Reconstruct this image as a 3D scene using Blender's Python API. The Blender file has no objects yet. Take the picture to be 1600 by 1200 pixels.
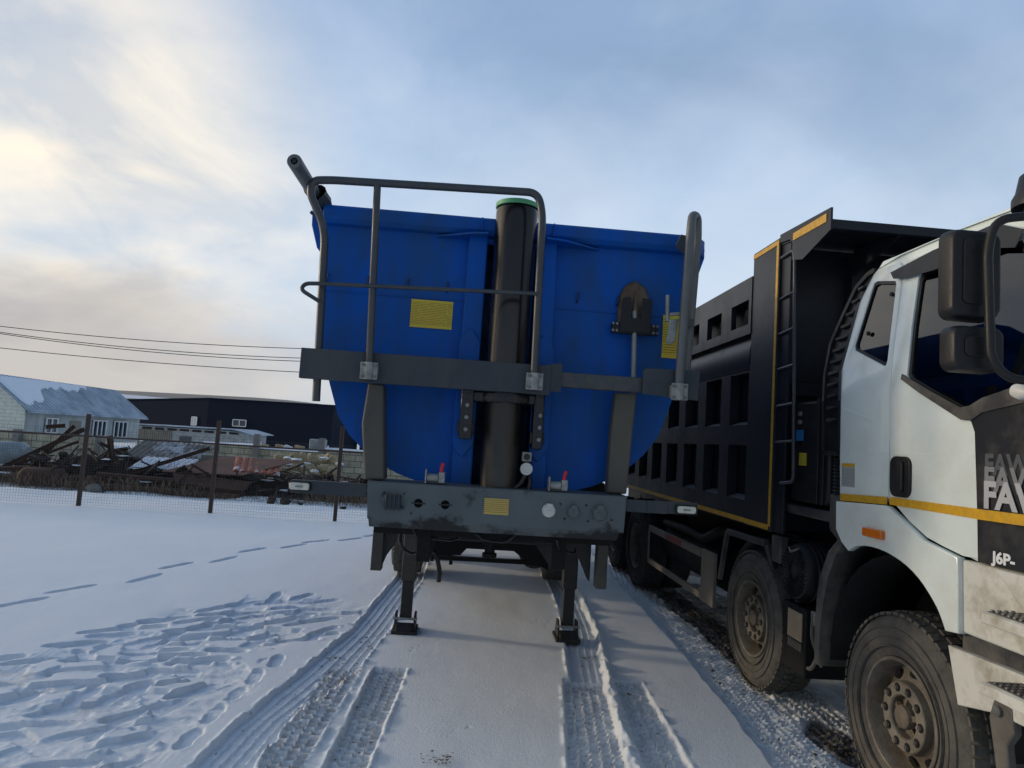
import bpy, bmesh, math, random
import numpy as np
from mathutils import Vector, Matrix
random.seed(7); RNG = np.random.RandomState(11)
S = bpy.context.scene; COL = S.collection
# ---------------------------------------------------------------- camera
cam_d = bpy.data.cameras.new('camera'); cam = bpy.data.objects.new('camera', cam_d); COL.objects.link(cam)
cam_d.sensor_width = 36; cam_d.lens = 1060/1600*36; cam_d.clip_end = 4000; cam_d.clip_start = 0.05
cam.matrix_world = Matrix(((0.995618, -0.070872, -0.061004, 0.0), (-0.066618, -0.079755, -0.994586, 0.0),
                           (0.065623, 0.994292, -0.084126, 1.8), (0, 0, 0, 1)))
S.camera = cam
# ---------------------------------------------------------------- sun and sky
SUN_EL = math.radians(11); SUN_AZ = math.radians(-77)      # azimuth from +Y, negative = to the left
sun_dir = Vector((math.sin(SUN_AZ)*math.cos(SUN_EL), math.cos(SUN_AZ)*math.cos(SUN_EL), math.sin(SUN_EL)))
sd = bpy.data.lights.new('sun', 'SUN'); sd.energy = 1.15; sd.angle = math.radians(5.0); sd.color = (1.0, 0.82, 0.60)
so = bpy.data.objects.new('sun', sd); COL.objects.link(so)
so.rotation_euler = sun_dir.to_track_quat('Z', 'Y').to_euler(); so.location = (-30, 10, 20)
W = bpy.data.worlds.new('World'); S.world = W; W.use_nodes = True
def build_world():
    nt = W.node_tree; nt.nodes.clear(); N = nt.nodes.new; L = nt.links.new
    out = N('ShaderNodeOutputWorld'); bgs = N('ShaderNodeBackground'); bgc = N('ShaderNodeBackground'); mix = N('ShaderNodeMixShader')
    sky = N('ShaderNodeTexSky'); sky.sky_type = 'NISHITA'; sky.sun_disc = False
    sky.sun_elevation = SUN_EL; sky.sun_rotation = SUN_AZ; sky.altitude = 200; sky.air_density = 1.0; sky.dust_density = 0.6; sky.ozone_density = 2.2
    bgs.inputs[1].default_value = 0.12
    L(sky.outputs[0], bgs.inputs[0])
    tc = N('ShaderNodeTexCoord'); sep = N('ShaderNodeSeparateXYZ'); L(tc.outputs['Generated'], sep.inputs[0])
    def math_(op, a, b=None, clamp=False):
        m = N('ShaderNodeMath'); m.operation = op; m.use_clamp = clamp
        for i, v in enumerate((a, b)):
            if v is None: continue
            if isinstance(v, (int, float)): m.inputs[i].default_value = v
            else: L(v, m.inputs[i])
        return m.outputs[0]
    zc = math_('MAXIMUM', sep.outputs[2], 0.0)
    den = math_('ADD', zc, 0.22)
    u = math_('DIVIDE', sep.outputs[0], den); v = math_('DIVIDE', sep.outputs[1], den)
    cb = N('ShaderNodeCombineXYZ'); L(u, cb.inputs[0]); L(v, cb.inputs[1])
    def noise(scale, detail, rough, off, vscale=(1, 1, 1), rot=0.0):
        mp = N('ShaderNodeMapping'); mp.inputs['Location'].default_value = off; mp.inputs['Scale'].default_value = vscale
        mp.inputs['Rotation'].default_value = (0, 0, rot)
        L(cb.outputs[0], mp.inputs[0])
        n = N('ShaderNodeTexNoise'); n.inputs['Scale'].default_value = scale; n.inputs['Detail'].default_value = detail
        n.inputs['Roughness'].default_value = rough; n.inputs['Distortion'].default_value = 0.35; L(mp.outputs[0], n.inputs['Vector']); return n.outputs[0]
    def ramp(f, stops):
        r = N('ShaderNodeValToRGB'); L(f, r.inputs[0]); e = r.color_ramp.elements
        e[0].position, e[0].color = stops[0][0], (*stops[0][1], 1); e[1].position, e[1].color = stops[1][0], (*stops[1][1], 1)
        for p, c in stops[2:]:
            k = e.new(p); k.color = (*c, 1)
        return r.outputs[0]
    def mixc(f, a, b):
        m = N('ShaderNodeMix'); m.data_type = 'RGBA'
        if isinstance(f, (int, float)): m.inputs[0].default_value = f
        else: L(f, m.inputs[0])
        for i, c in ((6, a), (7, b)):
            if isinstance(c, tuple): m.inputs[i].default_value = (*c, 1)
            else: L(c, m.inputs[i])
        return m.outputs[2]
    def dotmask(vec, lo, hi):
        d = N('ShaderNodeVectorMath'); d.operation = 'DOT_PRODUCT'; L(tc.outputs['Generated'], d.inputs[0])
        d.inputs[1].default_value = Vector(vec).normalized()
        mr = N('ShaderNodeMapRange'); mr.interpolation_type = 'SMOOTHSTEP'
        mr.inputs[1].default_value = lo; mr.inputs[2].default_value = hi; L(d.outputs['Value'], mr.inputs[0]); return mr.outputs[0]
    n1 = noise(0.75, 6, 0.52, (3.1, 1.7, 0), (1, 1.25, 1), 0.5)     # big cloud banks
    n2 = noise(1.9, 7, 0.55, (7.3, 2.2, 0), (1.35, 1, 1), 0.9)       # wisps
    n3 = noise(0.55, 4, 0.5, (1.0, 9.2, 0))
    warm = dotmask((-0.60, 0.77, 0.20), 0.87, 0.992)
    left = dotmask((-0.85, 0.50, 0.16), 0.40, 0.97)
    front = dotmask((-0.28, 0.96, 0.0), -0.35, 0.50)
    elev = N('ShaderNodeMapRange'); elev.interpolation_type = 'SMOOTHSTEP'; elev.inputs[1].default_value = 0.02; elev.inputs[2].default_value = 0.34
    elev.inputs[3].default_value = 1; elev.inputs[4].default_value = 0; L(sep.outputs[2], elev.inputs[0])
    low = elev.outputs[0]
    # thin high veil: pale near the horizon, bluer overhead
    veil = ramp(sep.outputs[2], [(0.0, (0.60, 0.66, 0.70)), (0.22, (0.51, 0.60, 0.71)), (0.36, (0.39, 0.50, 0.65)), (0.50, (0.27, 0.38, 0.56)), (1.0, (0.12, 0.25, 0.45))])
    wisp = ramp(n2, [(0.40, (0, 0, 0)), (0.72, (1, 1, 1))])
    c_pale = mixc(math_('MULTIPLY', wisp, 0.38), veil, (0.60, 0.66, 0.76))
    c_pale = mixc(math_('MULTIPLY', ramp(n1, [(0.35, (1, 1, 1)), (0.60, (0, 0, 0))]), 0.20), c_pale, (0.27, 0.39, 0.57))
    c_warm = mixc(ramp(n2, [(0.38, (0, 0, 0)), (0.60, (1, 1, 1))]), (0.56, 0.57, 0.58), (0.88, 0.79, 0.65))
    cc = mixc(math_('MULTIPLY', math_('MULTIPLY', warm, ramp(n1, [(0.36, (0.25, 0.25, 0.25)), (0.56, (1, 1, 1))])), 0.98, True), c_pale, c_warm)
    lowgrey = mixc(ramp(n3, [(0.40, (0, 0, 0)), (0.62, (1, 1, 1))]), (0.345, 0.335, 0.35), (0.48, 0.455, 0.43))
    bank = N('ShaderNodeMapRange'); bank.interpolation_type = 'SMOOTHSTEP'; bank.inputs[1].default_value = 0.06; bank.inputs[2].default_value = 0.25
    bank.inputs[3].default_value = 1; bank.inputs[4].default_value = 0
    wob = math_('ADD', sep.outputs[2], math_('MULTIPLY', math_('SUBTRACT', n1, 0.5), -0.40)); L(wob, bank.inputs[0])
    g = math_('MULTIPLY', bank.outputs[0], left, True)
    cc = mixc(math_('MULTIPLY', g, 1.1, True), cc, lowgrey)
    # bright cream glow where the sun stands behind the thin cloud, left of the picture
    glow = dotmask(tuple(sun_dir), 0.74, 1.0)
    cc = mixc(math_('MULTIPLY', glow, 0.75), cc, (1.9, 1.55, 1.10))
    # the sky away from the hidden sun is darker
    fr = N('ShaderNodeMapRange'); fr.inputs[3].default_value = 0.62; fr.inputs[4].default_value = 1.22; L(front, fr.inputs[0])
    L(cc, bgc.inputs[0]); L(fr.outputs[0], bgc.inputs[1])
    mr = N('ShaderNodeMapRange'); mr.interpolation_type = 'SMOOTHSTEP'; mr.inputs[1].default_value = 0.30; mr.inputs[2].default_value = 0.60
    mr.inputs[3].default_value = 0.72; mr.inputs[4].default_value = 1.0; L(math_('ADD', n1, math_('MULTIPLY', low, 0.2)), mr.inputs[0])
    L(mr.outputs[0], mix.inputs[0]); L(bgs.outputs[0], mix.inputs[1]); L(bgc.outputs[0], mix.inputs[2]); L(mix.outputs[0], out.inputs[0])
build_world()
S.view_settings.view_transform = 'Standard'; S.view_settings.look = 'None'; S.view_settings.exposure = 0.05; S.view_settings.gamma = 1
S.view_settings.use_curve_mapping = False
S.cycles.max_bounces = 6; S.cycles.transparent_max_bounces = 10; S.cycles.use_denoising = True

# ---------------------------------------------------------------- helpers
def set_tag(o, label=None, cat=None, group=None, kind=None):
    if label: o['label'] = label
    if cat: o['category'] = cat
    if group: o['group'] = group
    if kind: o['kind'] = kind
    return o
def thing(name, label, cat, loc=(0, 0, 0), group=None):
    o = bpy.data.objects.new(name, None); COL.objects.link(o); o.location = loc; o.empty_display_size = 0.2
    return set_tag(o, label, cat, group)
def wloc(o):
    v = Vector((0, 0, 0))
    while o is not None:
        v += o.location; o = o.parent
    return v
def copy_tree(o, parent=None):
    c = o.copy(); COL.objects.link(c); c.parent = parent
    for ch in list(o.children): copy_tree(ch, c)
    return c
def nrm(v): return Vector(v).normalized()
def fillet(pts, r, n=5):
    pts = [Vector(p) for p in pts]; out = [pts[0]]
    for i in range(1, len(pts)-1):
        a, b, c = pts[i-1], pts[i], pts[i+1]
        d1 = (a-b); d2 = (c-b); rr = min(r, d1.length*.48, d2.length*.48)
        p = b + d1.normalized()*rr; q = b + d2.normalized()*rr
        for k in range(n+1):
            t = k/n; out.append(p*(1-t)**2 + b*2*t*(1-t) + q*t*t)
    out.append(pts[-1]); return out
class MB:
    def __init__(s): s.v = []; s.f = []
    def add(s, vs, fs):
        b = len(s.v); s.v += [tuple(v) for v in vs]; s.f += [tuple(i+b for i in f) for f in fs]; return s
    def box(s, x0, x1, y0, y1, z0, z1):
        vs = [(x, y, z) for x in (x0, x1) for y in (y0, y1) for z in (z0, z1)]
        return s.add(vs, [(0, 1, 3, 2), (4, 6, 7, 5), (0, 4, 5, 1), (2, 3, 7, 6), (0, 2, 6, 4), (1, 5, 7, 3)])
    def obox(s, c, size, R):
        c = Vector(c); vs = []
        for x in (-.5, .5):
            for y in (-.5, .5):
                for z in (-.5, .5): vs.append(c + R @ Vector((x*size[0], y*size[1], z*size[2])))
        return s.add(vs, [(0, 1, 3, 2), (4, 6, 7, 5), (0, 4, 5, 1), (2, 3, 7, 6), (0, 2, 6, 4), (1, 5, 7, 3)])
    def bar(s, p0, p1, w, h, up=(0, 0, 1)):
        p0, p1 = Vector(p0), Vector(p1); d = (p1-p0); L = d.length; d.normalize()
        u = Vector(up); sx = d.cross(u)
        if sx.length < 1e-4: sx = d.cross(Vector((1, 0, 0)))
        sx.normalize(); u = sx.cross(d)
        R = Matrix((sx, d, u)).transposed()
        return s.obox((p0+p1)/2, (w, L, h), R)
    def cyl(s, p0, p1, r, r2=None, n=20, caps=True):
        p0, p1 = Vector(p0), Vector(p1); d = (p1-p0).normalized(); r2 = r if r2 is None else r2
        a = d.orthogonal().normalized(); b = d.cross(a); vs = []
        for p, rr in ((p0, r), (p1, r2)):
            for k in range(n):
                t = 2*math.pi*k/n; vs.append(p + (a*math.cos(t)+b*math.sin(t))*rr)
        fs = [(k, (k+1) % n, n+(k+1) % n, n+k) for k in range(n)]
        if caps: fs += [tuple(range(n-1, -1, -1)), tuple(range(n, 2*n))]
        return s.add(vs, fs)
    def tube(s, pts, r, n=10, closed=False):
        pts = [Vector(p) for p in pts]; m = len(pts); vs = []; fs = []
        prev = None
        for i, p in enumerate(pts):
            t = (pts[min(i+1, m-1)] - pts[max(i-1, 0)]).normalized()
            a = t.orthogonal().normalized() if prev is None else (prev - t*prev.dot(t)).normalized()
            prev = a; b = t.cross(a)
            for k in range(n):
                q = 2*math.pi*k/n; vs.append(p + (a*math.cos(q)+b*math.sin(q))*r)
        for i in range(m-1):
            for k in range(n): fs.append((i*n+k, i*n+(k+1) % n, (i+1)*n+(k+1) % n, (i+1)*n+k))
        fs += [tuple(range(n-1, -1, -1)), tuple(range((m-1)*n, m*n))]
        return s.add(vs, fs)
    def prism(s, poly, ax, a0, a1):
        n = len(poly)
        def P(q, a): return (a, q[0], q[1]) if ax == 'x' else ((q[0], a, q[1]) if ax == 'y' else (q[0], q[1], a))
        vs = [P(q, a0) for q in poly] + [P(q, a1) for q in poly]
        return s.add(vs, [(k, (k+1) % n, n+(k+1) % n, n+k) for k in range(n)] + [tuple(range(n-1, -1, -1)), tuple(range(n, 2*n))])
    def lathe(s, prof, o, axis, n=48):
        o = Vector(o); d = Vector(axis).normalized(); a = d.orthogonal().normalized(); b = d.cross(a); vs = []; fs = []; m = len(prof)
        for (r, t) in prof:
            for k in range(n):
                q = 2*math.pi*k/n; vs.append(o + d*t + (a*math.cos(q)+b*math.sin(q))*max(r, 1e-4))
        for i in range(m-1):
            for k in range(n): fs.append((i*n+k, i*n+(k+1) % n, (i+1)*n+(k+1) % n, (i+1)*n+k))
        return s.add(vs, fs)
    def grid(s, P):      # P[i][j] points
        a = len(P); b = len(P[0]); vs = [p for row in P for p in row]
        return s.add(vs, [(i*b+j, i*b+j+1, (i+1)*b+j+1, (i+1)*b+j) for i in range(a-1) for j in range(b-1)])
    def ico(s, c, r, sub=2, jit=.25, sc=(1, 1, 1), seed=0):
        bm = bmesh.new(); bmesh.ops.create_icosphere(bm, subdivisions=sub, radius=1); rr = random.Random(seed)
        ph = [rr.uniform(0, 6.28) for _ in range(9)]; vs = []
        for v in bm.verts:
            p = v.co; k = 1 + jit*(math.sin(p.x*2.3+ph[0])*math.sin(p.y*2.9+ph[1]) + .6*math.sin(p.z*4.1+ph[2])*math.sin(p.x*5+ph[3]) + .35*rr.uniform(-1, 1))
            vs.append((c[0]+p.x*k*r*sc[0], c[1]+p.y*k*r*sc[1], c[2]+p.z*k*r*sc[2]))
        fs = [tuple(v.index for v in f.verts) for f in bm.faces]; bm.free(); return s.add(vs, fs)
    def rock(s, c, r, seed=0, sc=(1, 1, 1), n=16):
        rr = random.Random(seed*7+1); bm = bmesh.new()
        for _ in range(n):
            v = Vector((rr.gauss(0, 1), rr.gauss(0, 1), rr.gauss(0, 1))).normalized()*rr.uniform(.75, 1.12)
            bm.verts.new((max(-.8, min(.8, v.x))*sc[0]*r, max(-.8, min(.8, v.y))*sc[1]*r, max(-.7, min(.7, v.z))*sc[2]*r))
        res = bmesh.ops.convex_hull(bm, input=bm.verts); bmesh.ops.delete(bm, geom=list({g for g in res['geom_interior']+res['geom_unused'] if isinstance(g, bmesh.types.BMVert)}), context='VERTS')
        bm.verts.index_update(); vs = [(c[0]+v.co.x, c[1]+v.co.y, c[2]+v.co.z) for v in bm.verts]; fs = [tuple(v.index for v in f.verts) for f in bm.faces]; bm.free(); return s.add(vs, fs)
    def merge(s, verts, faces): return s.add(verts, faces)
    def build(s, name, mat, parent=None, bevel=0, smooth=40, loc=None, fixn=True, seg=2):
        off = wloc(parent) if parent else Vector((0, 0, 0))
        if loc is not None: off = off + Vector(loc)
        me = bpy.data.meshes.new(name)
        me.from_pydata([(x-off.x, y-off.y, z-off.z) for x, y, z in s.v], [], s.f); me.update()
        if fixn:
            bm = bmesh.new(); bm.from_mesh(me); bmesh.ops.recalc_face_normals(bm, faces=bm.faces); bm.to_mesh(me); bm.free()
        me.materials.append(mat)
        if smooth:
            me.shade_smooth(); me.set_sharp_from_angle(angle=math.radians(smooth))
        o = bpy.data.objects.new(name, me); COL.objects.link(o)
        if parent: o.parent = parent
        if loc is not None: o.location = loc
        if bevel:
            md = o.modifiers.new('bevel', 'BEVEL'); md.width = bevel; md.segments = seg; md.limit_method = 'ANGLE'; md.angle_limit = math.radians(35)
            md.harden_normals = False
        return o
def flatshape(outer, holes=(), thick=.01, bev=0.0):
    """filled polygon with holes -> verts (u,v,w), faces"""
    cu = bpy.data.curves.new('tmp', 'CURVE'); cu.dimensions = '2D'; cu.fill_mode = 'BOTH'; cu.extrude = thick/2; cu.bevel_depth = bev; cu.bevel_resolution = 1
    for P in [outer]+list(holes):
        sp = cu.splines.new('POLY'); sp.points.add(len(P)-1); sp.use_cyclic_u = True
        for i, p in enumerate(P): sp.points[i].co = (p[0], p[1], 0, 1)
    o = bpy.data.objects.new('tmp', cu); COL.objects.link(o); dg = bpy.context.evaluated_depsgraph_get(); dg.update()
    me = bpy.data.meshes.new_from_object(o.evaluated_get(dg))
    v = [tuple(q.co) for q in me.vertices]; f = [tuple(p.vertices) for p in me.polygons]
    bpy.data.objects.remove(o); bpy.data.curves.remove(cu); bpy.data.meshes.remove(me); return v, f
def plate(mb, outer, holes, ax, a, thick=.01, warp=None, bev=0.0):
    """ax 'x': (u,v)=(y,z) at x=a..a+thick ; 'y': (u,v)=(x,z)"""
    v, f = flatshape(outer, holes, thick, bev); out = []
    if warp:      # cut the panel along the crease of the cab side so that both halves stay flat
        bm = bmesh.new(); vv = [bm.verts.new(q) for q in v]
        for q in f:
            try: bm.faces.new([vv[i] for i in q])
            except ValueError: pass
        bmesh.ops.remove_doubles(bm, verts=bm.verts, dist=1e-5)
        bmesh.ops.bisect_plane(bm, geom=bm.verts[:]+bm.edges[:]+bm.faces[:], dist=1e-6, plane_co=(0, 2.2, 0), plane_no=(0, 1, 0))
        bm.verts.index_update(); v = [tuple(q.co) for q in bm.verts]; f = [tuple(x.index for x in q.verts) for q in bm.faces]; bm.free()
    for (u, w, t) in v:
        d = a + thick/2 + t
        p = (d, u, w) if ax == 'x' else ((u, d, w) if ax == 'y' else (u, w, d))
        out.append(warp(p) if warp else p)
    return mb.add(out, f)
def rrect(x0, x1, y0, y1, r, n=4):
    P = []
    for cx, cy, a in ((x1-r, y1-r, 0), (x0+r, y1-r, 90), (x0+r, y0+r, 180), (x1-r, y0+r, 270)):
        for k in range(n+1):
            t = math.radians(a+90*k/n); P.append((cx+r*math.cos(t), cy+r*math.sin(t)))
    return P
def chaikin(P, it=2):
    for _ in range(it):
        Q = [P[0]]
        for a, b in zip(P[:-1], P[1:]): Q += [(a[0]*.75+b[0]*.25, a[1]*.75+b[1]*.25), (a[0]*.25+b[0]*.75, a[1]*.25+b[1]*.75)]
        P = Q+[P[-1]]
    return P
def circ(cx, cy, r, n=20): return [(cx+r*math.cos(2*math.pi*k/n), cy+r*math.sin(2*math.pi*k/n)) for k in range(n)]
def text_mesh(txt, size, thick=.002, bold=0.0):
    cu = bpy.data.curves.new('t', 'FONT'); cu.body = txt; cu.size = size; cu.extrude = thick/2; cu.offset = bold; cu.align_x = 'LEFT'
    o = bpy.data.objects.new('t', cu); COL.objects.link(o); dg = bpy.context.evaluated_depsgraph_get(); dg.update()
    me = bpy.data.meshes.new_from_object(o.evaluated_get(dg))
    v = [tuple(q.co) for q in me.vertices]; f = [tuple(p.vertices) for p in me.polygons]
    bpy.data.objects.remove(o); bpy.data.curves.remove(cu); bpy.data.meshes.remove(me); return v, f
# ---------------------------------------------------------------- materials
def mat(name, base, rough=.5, metal=0, var=.15, vscale=6, dirt=None, damt=.0, dscale=3, dthr=.5, bump=.0, bscale=60, spec=.5, coat=0, streak=False, stops=None, dirt_rough=.85, dsoft=.14, zdirt=None):
    m = bpy.data.materials.new(name); m.use_nodes = True; nt = m.node_tree; N = nt.nodes.new; L = nt.links.new
    b = nt.nodes['Principled BSDF']; b.inputs['Metallic'].default_value = metal; b.inputs['Specular IOR Level'].default_value = spec
    b.inputs['Coat Weight'].default_value = coat; b.inputs['Coat Roughness'].default_value = .08
    tc = N('ShaderNodeTexCoord'); mp = N('ShaderNodeMapping'); L(tc.outputs['Object'], mp.inputs[0])
    if streak: mp.inputs['Scale'].default_value = (1, 1, .18)
    n = N('ShaderNodeTexNoise'); n.inputs['Scale'].default_value = vscale; n.inputs['Detail'].default_value = 6; n.inputs['Roughness'].default_value = .6; L(mp.outputs[0], n.inputs['Vector'])
    mx = N('ShaderNodeMix'); mx.data_type = 'RGBA'; L(n.outputs[0], mx.inputs[0])
    mx.inputs[6].default_value = (*[c*(1-var*1.6) for c in base], 1); mx.inputs[7].default_value = (*[min(1, c*(1+var*1.6)) for c in base], 1)
    col = mx.outputs[2]; rv = None
    if dirt:
        n2 = N('ShaderNodeTexNoise'); n2.inputs['Scale'].default_value = dscale; n2.inputs['Detail'].default_value = 9; n2.inputs['Roughness'].default_value = .68
        mp2 = N('ShaderNodeMapping'); mp2.inputs['Location'].default_value = (3.3, 5.1, 7.7); L(tc.outputs['Object'], mp2.inputs[0]); L(mp2.outputs[0], n2.inputs['Vector'])
        if streak: mp2.inputs['Scale'].default_value = (1, 1, .35)
        src = n2.outputs[0]
        if zdirt:     # more grime towards the bottom of the thing
            sp = N('ShaderNodeSeparateXYZ'); L(tc.outputs['Object'], sp.inputs[0])
            z = N('ShaderNodeMapRange'); z.inputs[1].default_value = zdirt[0]; z.inputs[2].default_value = zdirt[1]; z.inputs[3].default_value = zdirt[2]; z.inputs[4].default_value = 0; L(sp.outputs[2], z.inputs[0])
            ad = N('ShaderNodeMath'); ad.operation = 'ADD'; L(src, ad.inputs[0]); L(z.outputs[0], ad.inputs[1]); src = ad.outputs[0]
        mr = N('ShaderNodeMapRange'); mr.inputs[1].default_value = dthr-dsoft; mr.inputs[2].default_value = dthr+dsoft; mr.inputs[3].default_value = 0; mr.inputs[4].default_value = damt; L(src, mr.inputs[0])
        m2 = N('ShaderNodeMix'); m2.data_type = 'RGBA'; L(mr.outputs[0], m2.inputs[0]); L(col, m2.inputs[6]); m2.inputs[7].default_value = (*dirt, 1); col = m2.outputs[2]
        rr = N('ShaderNodeMapRange'); rr.inputs[1].default_value = 0; rr.inputs[2].default_value = 1; rr.inputs[3].default_value = rough; rr.inputs[4].default_value = dirt_rough; L(mr.outputs[0], rr.inputs[0]); L(rr.outputs[0], b.inputs['Roughness']); rv = 1
    if rv is None:
        rr = N('ShaderNodeMapRange'); rr.inputs[3].default_value = max(0, rough-.08); rr.inputs[4].default_value = min(1, rough+.08); L(n.outputs[0], rr.inputs[0]); L(rr.outputs[0], b.inputs['Roughness'])
    L(col, b.inputs['Base Color'])
    if bump:
        n3 = N('ShaderNodeTexNoise'); n3.inputs['Scale'].default_value = bscale; n3.inputs['Detail'].default_value = 5; L(tc.outputs['Object'], n3.inputs['Vector'])
        bp = N('ShaderNodeBump'); bp.inputs['Strength'].default_value = min(1, bump); bp.inputs['Distance'].default_value = .012; L(n3.outputs[0], bp.inputs['Height']); L(bp.outputs[0], b.inputs['Normal'])
    return m
def glass_mat(name, tint, trans):
    m = bpy.data.materials.new(name); m.use_nodes = True; nt = m.node_tree; N = nt.nodes.new; L = nt.links.new
    out = nt.nodes['Material Output']; nt.nodes.remove(nt.nodes['Principled BSDF'])
    tr = N('ShaderNodeBsdfTransparent'); tr.inputs[0].default_value = (*tint, 1)
    gl = N('ShaderNodeBsdfGlossy'); gl.inputs['Roughness'].default_value = .02; gl.inputs[0].default_value = (.95, .97, 1, 1)
    fr = N('ShaderNodeFresnel'); fr.inputs[0].default_value = 1.55
    mr = N('ShaderNodeMapRange'); mr.inputs[3].default_value = trans; mr.inputs[4].default_value = 1; L(fr.outputs[0], mr.inputs[0])
    mx = N('ShaderNodeMixShader'); L(mr.outputs[0], mx.inputs[0]); L(tr.outputs[0], mx.inputs[1]); L(gl.outputs[0], mx.inputs[2]); L(mx.outputs[0], out.inputs[0]); return m
DUST = (.20, .165, .12)
M = {}
M['blue'] = mat('blue_paint', (.001, .092, .44), .38, 0, .10, 2.2, dirt=(.030, .080, .150), damt=.8, dscale=3.6, dthr=.54, bump=.40, bscale=2.6, coat=0, spec=.16, streak=True)
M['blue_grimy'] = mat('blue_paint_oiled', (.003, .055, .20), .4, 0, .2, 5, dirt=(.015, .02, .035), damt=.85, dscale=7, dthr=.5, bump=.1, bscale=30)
M['black_grease'] = mat('black_grease', (.008, .008, .009), .25, 0, .4, 20, dirt=(.03, .027, .024), damt=.4, dscale=14, dthr=.62, bump=.5, bscale=50)
M['rail'] = mat('grey_tube_paint', (.055, .061, .070), .36, .15, .12, 8, dirt=(.13, .12, .10), damt=.45, dscale=9, dthr=.6, bump=.08, bscale=90)
M['rail_pale'] = mat('pale_grey_tube', (.125, .135, .140), .38, .2, .15, 8, dirt=(.20, .19, .16), damt=.5, dscale=9, dthr=.56, bump=.1, bscale=90)
M['beam'] = mat('dark_grey_plate', (.046, .056, .068), .5, .1, .16, 3, dirt=(.105, .102, .095), damt=.65, dscale=5, dthr=.57, bump=.2, bscale=30, streak=True, spec=.3)
M['beam_worn'] = mat('scuffed_dark_plate', (.062, .068, .072), .55, .1, .3, 9, dirt=(.14, .13, .11), damt=.7, dscale=16, dthr=.60, bump=.3, bscale=60)
M['bumper'] = mat('bumper_grey', (.10, .122, .130), .5, .1, .22, 4, dirt=(.022, .022, .022), damt=.93, dscale=3.4, dthr=.66, bump=.2, bscale=40, zdirt=(1.25, 1.36, .22), dsoft=.05)
M['column'] = mat('dusty_column', (.080, .078, .070), .6, .1, .22, 4, dirt=(.13, .12, .09), damt=.7, dscale=5, dthr=.5, bump=.2, bscale=50, streak=True)
M['cylinder'] = mat('cylinder_black', (.050, .050, .052), .22, .9, .3, 5, dirt=(.06, .055, .05), damt=.4, dscale=7, dthr=.70, bump=.04, bscale=80, streak=True)
M['cyl_low'] = mat('cylinder_dusty', (.055, .053, .048), .34, .75, .25, 6, dirt=(.11, .10, .08), damt=.55, dscale=9, dthr=.6, bump=.12, bscale=80, streak=True)
M['green'] = mat('green_cap', (.12, .42, .20), .5)
M['galv'] = mat('galvanised_steel', (.34, .35, .34), .42, .55, .3, 22, dirt=(.22, .21, .18), damt=.6, dscale=18, dthr=.5, bump=.2, bscale=90)
M['bolt'] = mat('bolt_steel', (.20, .20, .195), .4, .7, .3, 40)
M['yellow_sticker'] = None
M['dark_frame'] = mat('chassis_black', (.010, .0105, .0115), .6, 0, .35, 6, dirt=(.024, .022, .019), damt=.5, dscale=4, dthr=.6, bump=.25, bscale=40, spec=.18)
M['leg'] = mat('leg_black', (.014, .014, .015), .5, .1, .3, 6, dirt=(.06, .055, .045), damt=.5, dscale=6, dthr=.6, bump=.15)
M['leg_dusty'] = mat('leg_dusty', (.042, .040, .035), .6, .1, .3, 6, dirt=(.10, .09, .07), damt=.6, dscale=6, dthr=.5, bump=.2)
M['red'] = mat('red_plastic', (.55, .02, .03), .35)
M['white_plastic'] = mat('white_plastic', (.62, .62, .58), .45, 0, .15, 12)
M['lamp_lens'] = mat('lamp_lens', (.62, .62, .52), .22, 0, .25, 30, coat=.4)
M['rubber'] = mat('tyre_rubber', (.058, .056, .051), .85, 0, .35, 9, dirt=(.125, .115, .096), damt=.8, dscale=7, dthr=.47, bump=.9, bscale=26)
M['rubber_dark'] = mat('tyre_rubber_dark', (.025, .025, .026), .8, 0, .35, 9, dirt=(.06, .055, .045), damt=.5, dscale=5, dthr=.55, bump=.5, bscale=40)
M['rim'] = mat('wheel_rim', (.235, .215, .175), .55, .2, .25, 12, dirt=(.11, .085, .058), damt=.85, dscale=6, dthr=.50, bump=.3, bscale=50)
M['hub'] = mat('hub_dusty', (.11, .09, .07), .6, .3, .3, 14, dirt=(.20, .165, .115), damt=.8, dscale=12, dthr=.5, bump=.4, bscale=60)
M['white_cab'] = mat('white_cab_paint', (.72, .80, .77), .28, 0, .03, 2, dirt=(.46, .43, .35), damt=.55, dscale=3, dthr=.66, bump=.02, coat=.5, zdirt=(.6, 1.7, .17), dsoft=.2)
M['white_dirty'] = mat('white_paint_muddy', (.60, .60, .54), .5, 0, .08, 3, dirt=(.24, .20, .13), damt=.85, dscale=5, dthr=.57, bump=.1, bscale=30, dsoft=.12)
M['black_plastic'] = mat('black_plastic', (.012, .0125, .0135), .42, 0, .25, 10, dirt=(.035, .034, .031), damt=.4, dscale=5, dthr=.58, bump=.1, bscale=120, spec=.35)
M['mud_plastic'] = mat('mudguard_plastic', (.030, .031, .034), .45, 0, .2, 8, dirt=(.17, .155, .125), damt=.85, dscale=5, dthr=.62, bump=.12, bscale=60, zdirt=(.45, 1.1, .28), dsoft=.2)
M['decal_dark'] = mat('decal_charcoal', (.016, .018, .022), .35, 0, .15, 6, dirt=(.10, .09, .07), damt=.4, dscale=5, dthr=.62)
M['decal_grey1'] = mat('decal_grey_dark', (.085, .09, .10), .4, 0, .1)
M['decal_grey2'] = mat('decal_grey_mid', (.20, .21, .22), .4, 0, .1)
M['decal_grey3'] = mat('decal_grey_light', (.42, .43, .44), .4, 0, .1)
M['decal_white'] = mat('decal_white', (.72, .73, .72), .4, 0, .06)
M['tipper_dark'] = mat('dump_body_paint', (.014, .017, .024), .36, 0, .2, 2, dirt=(.045, .046, .050), damt=.45, dscale=2.2, dthr=.62, bump=.10, bscale=9, coat=0, spec=.28)
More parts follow.
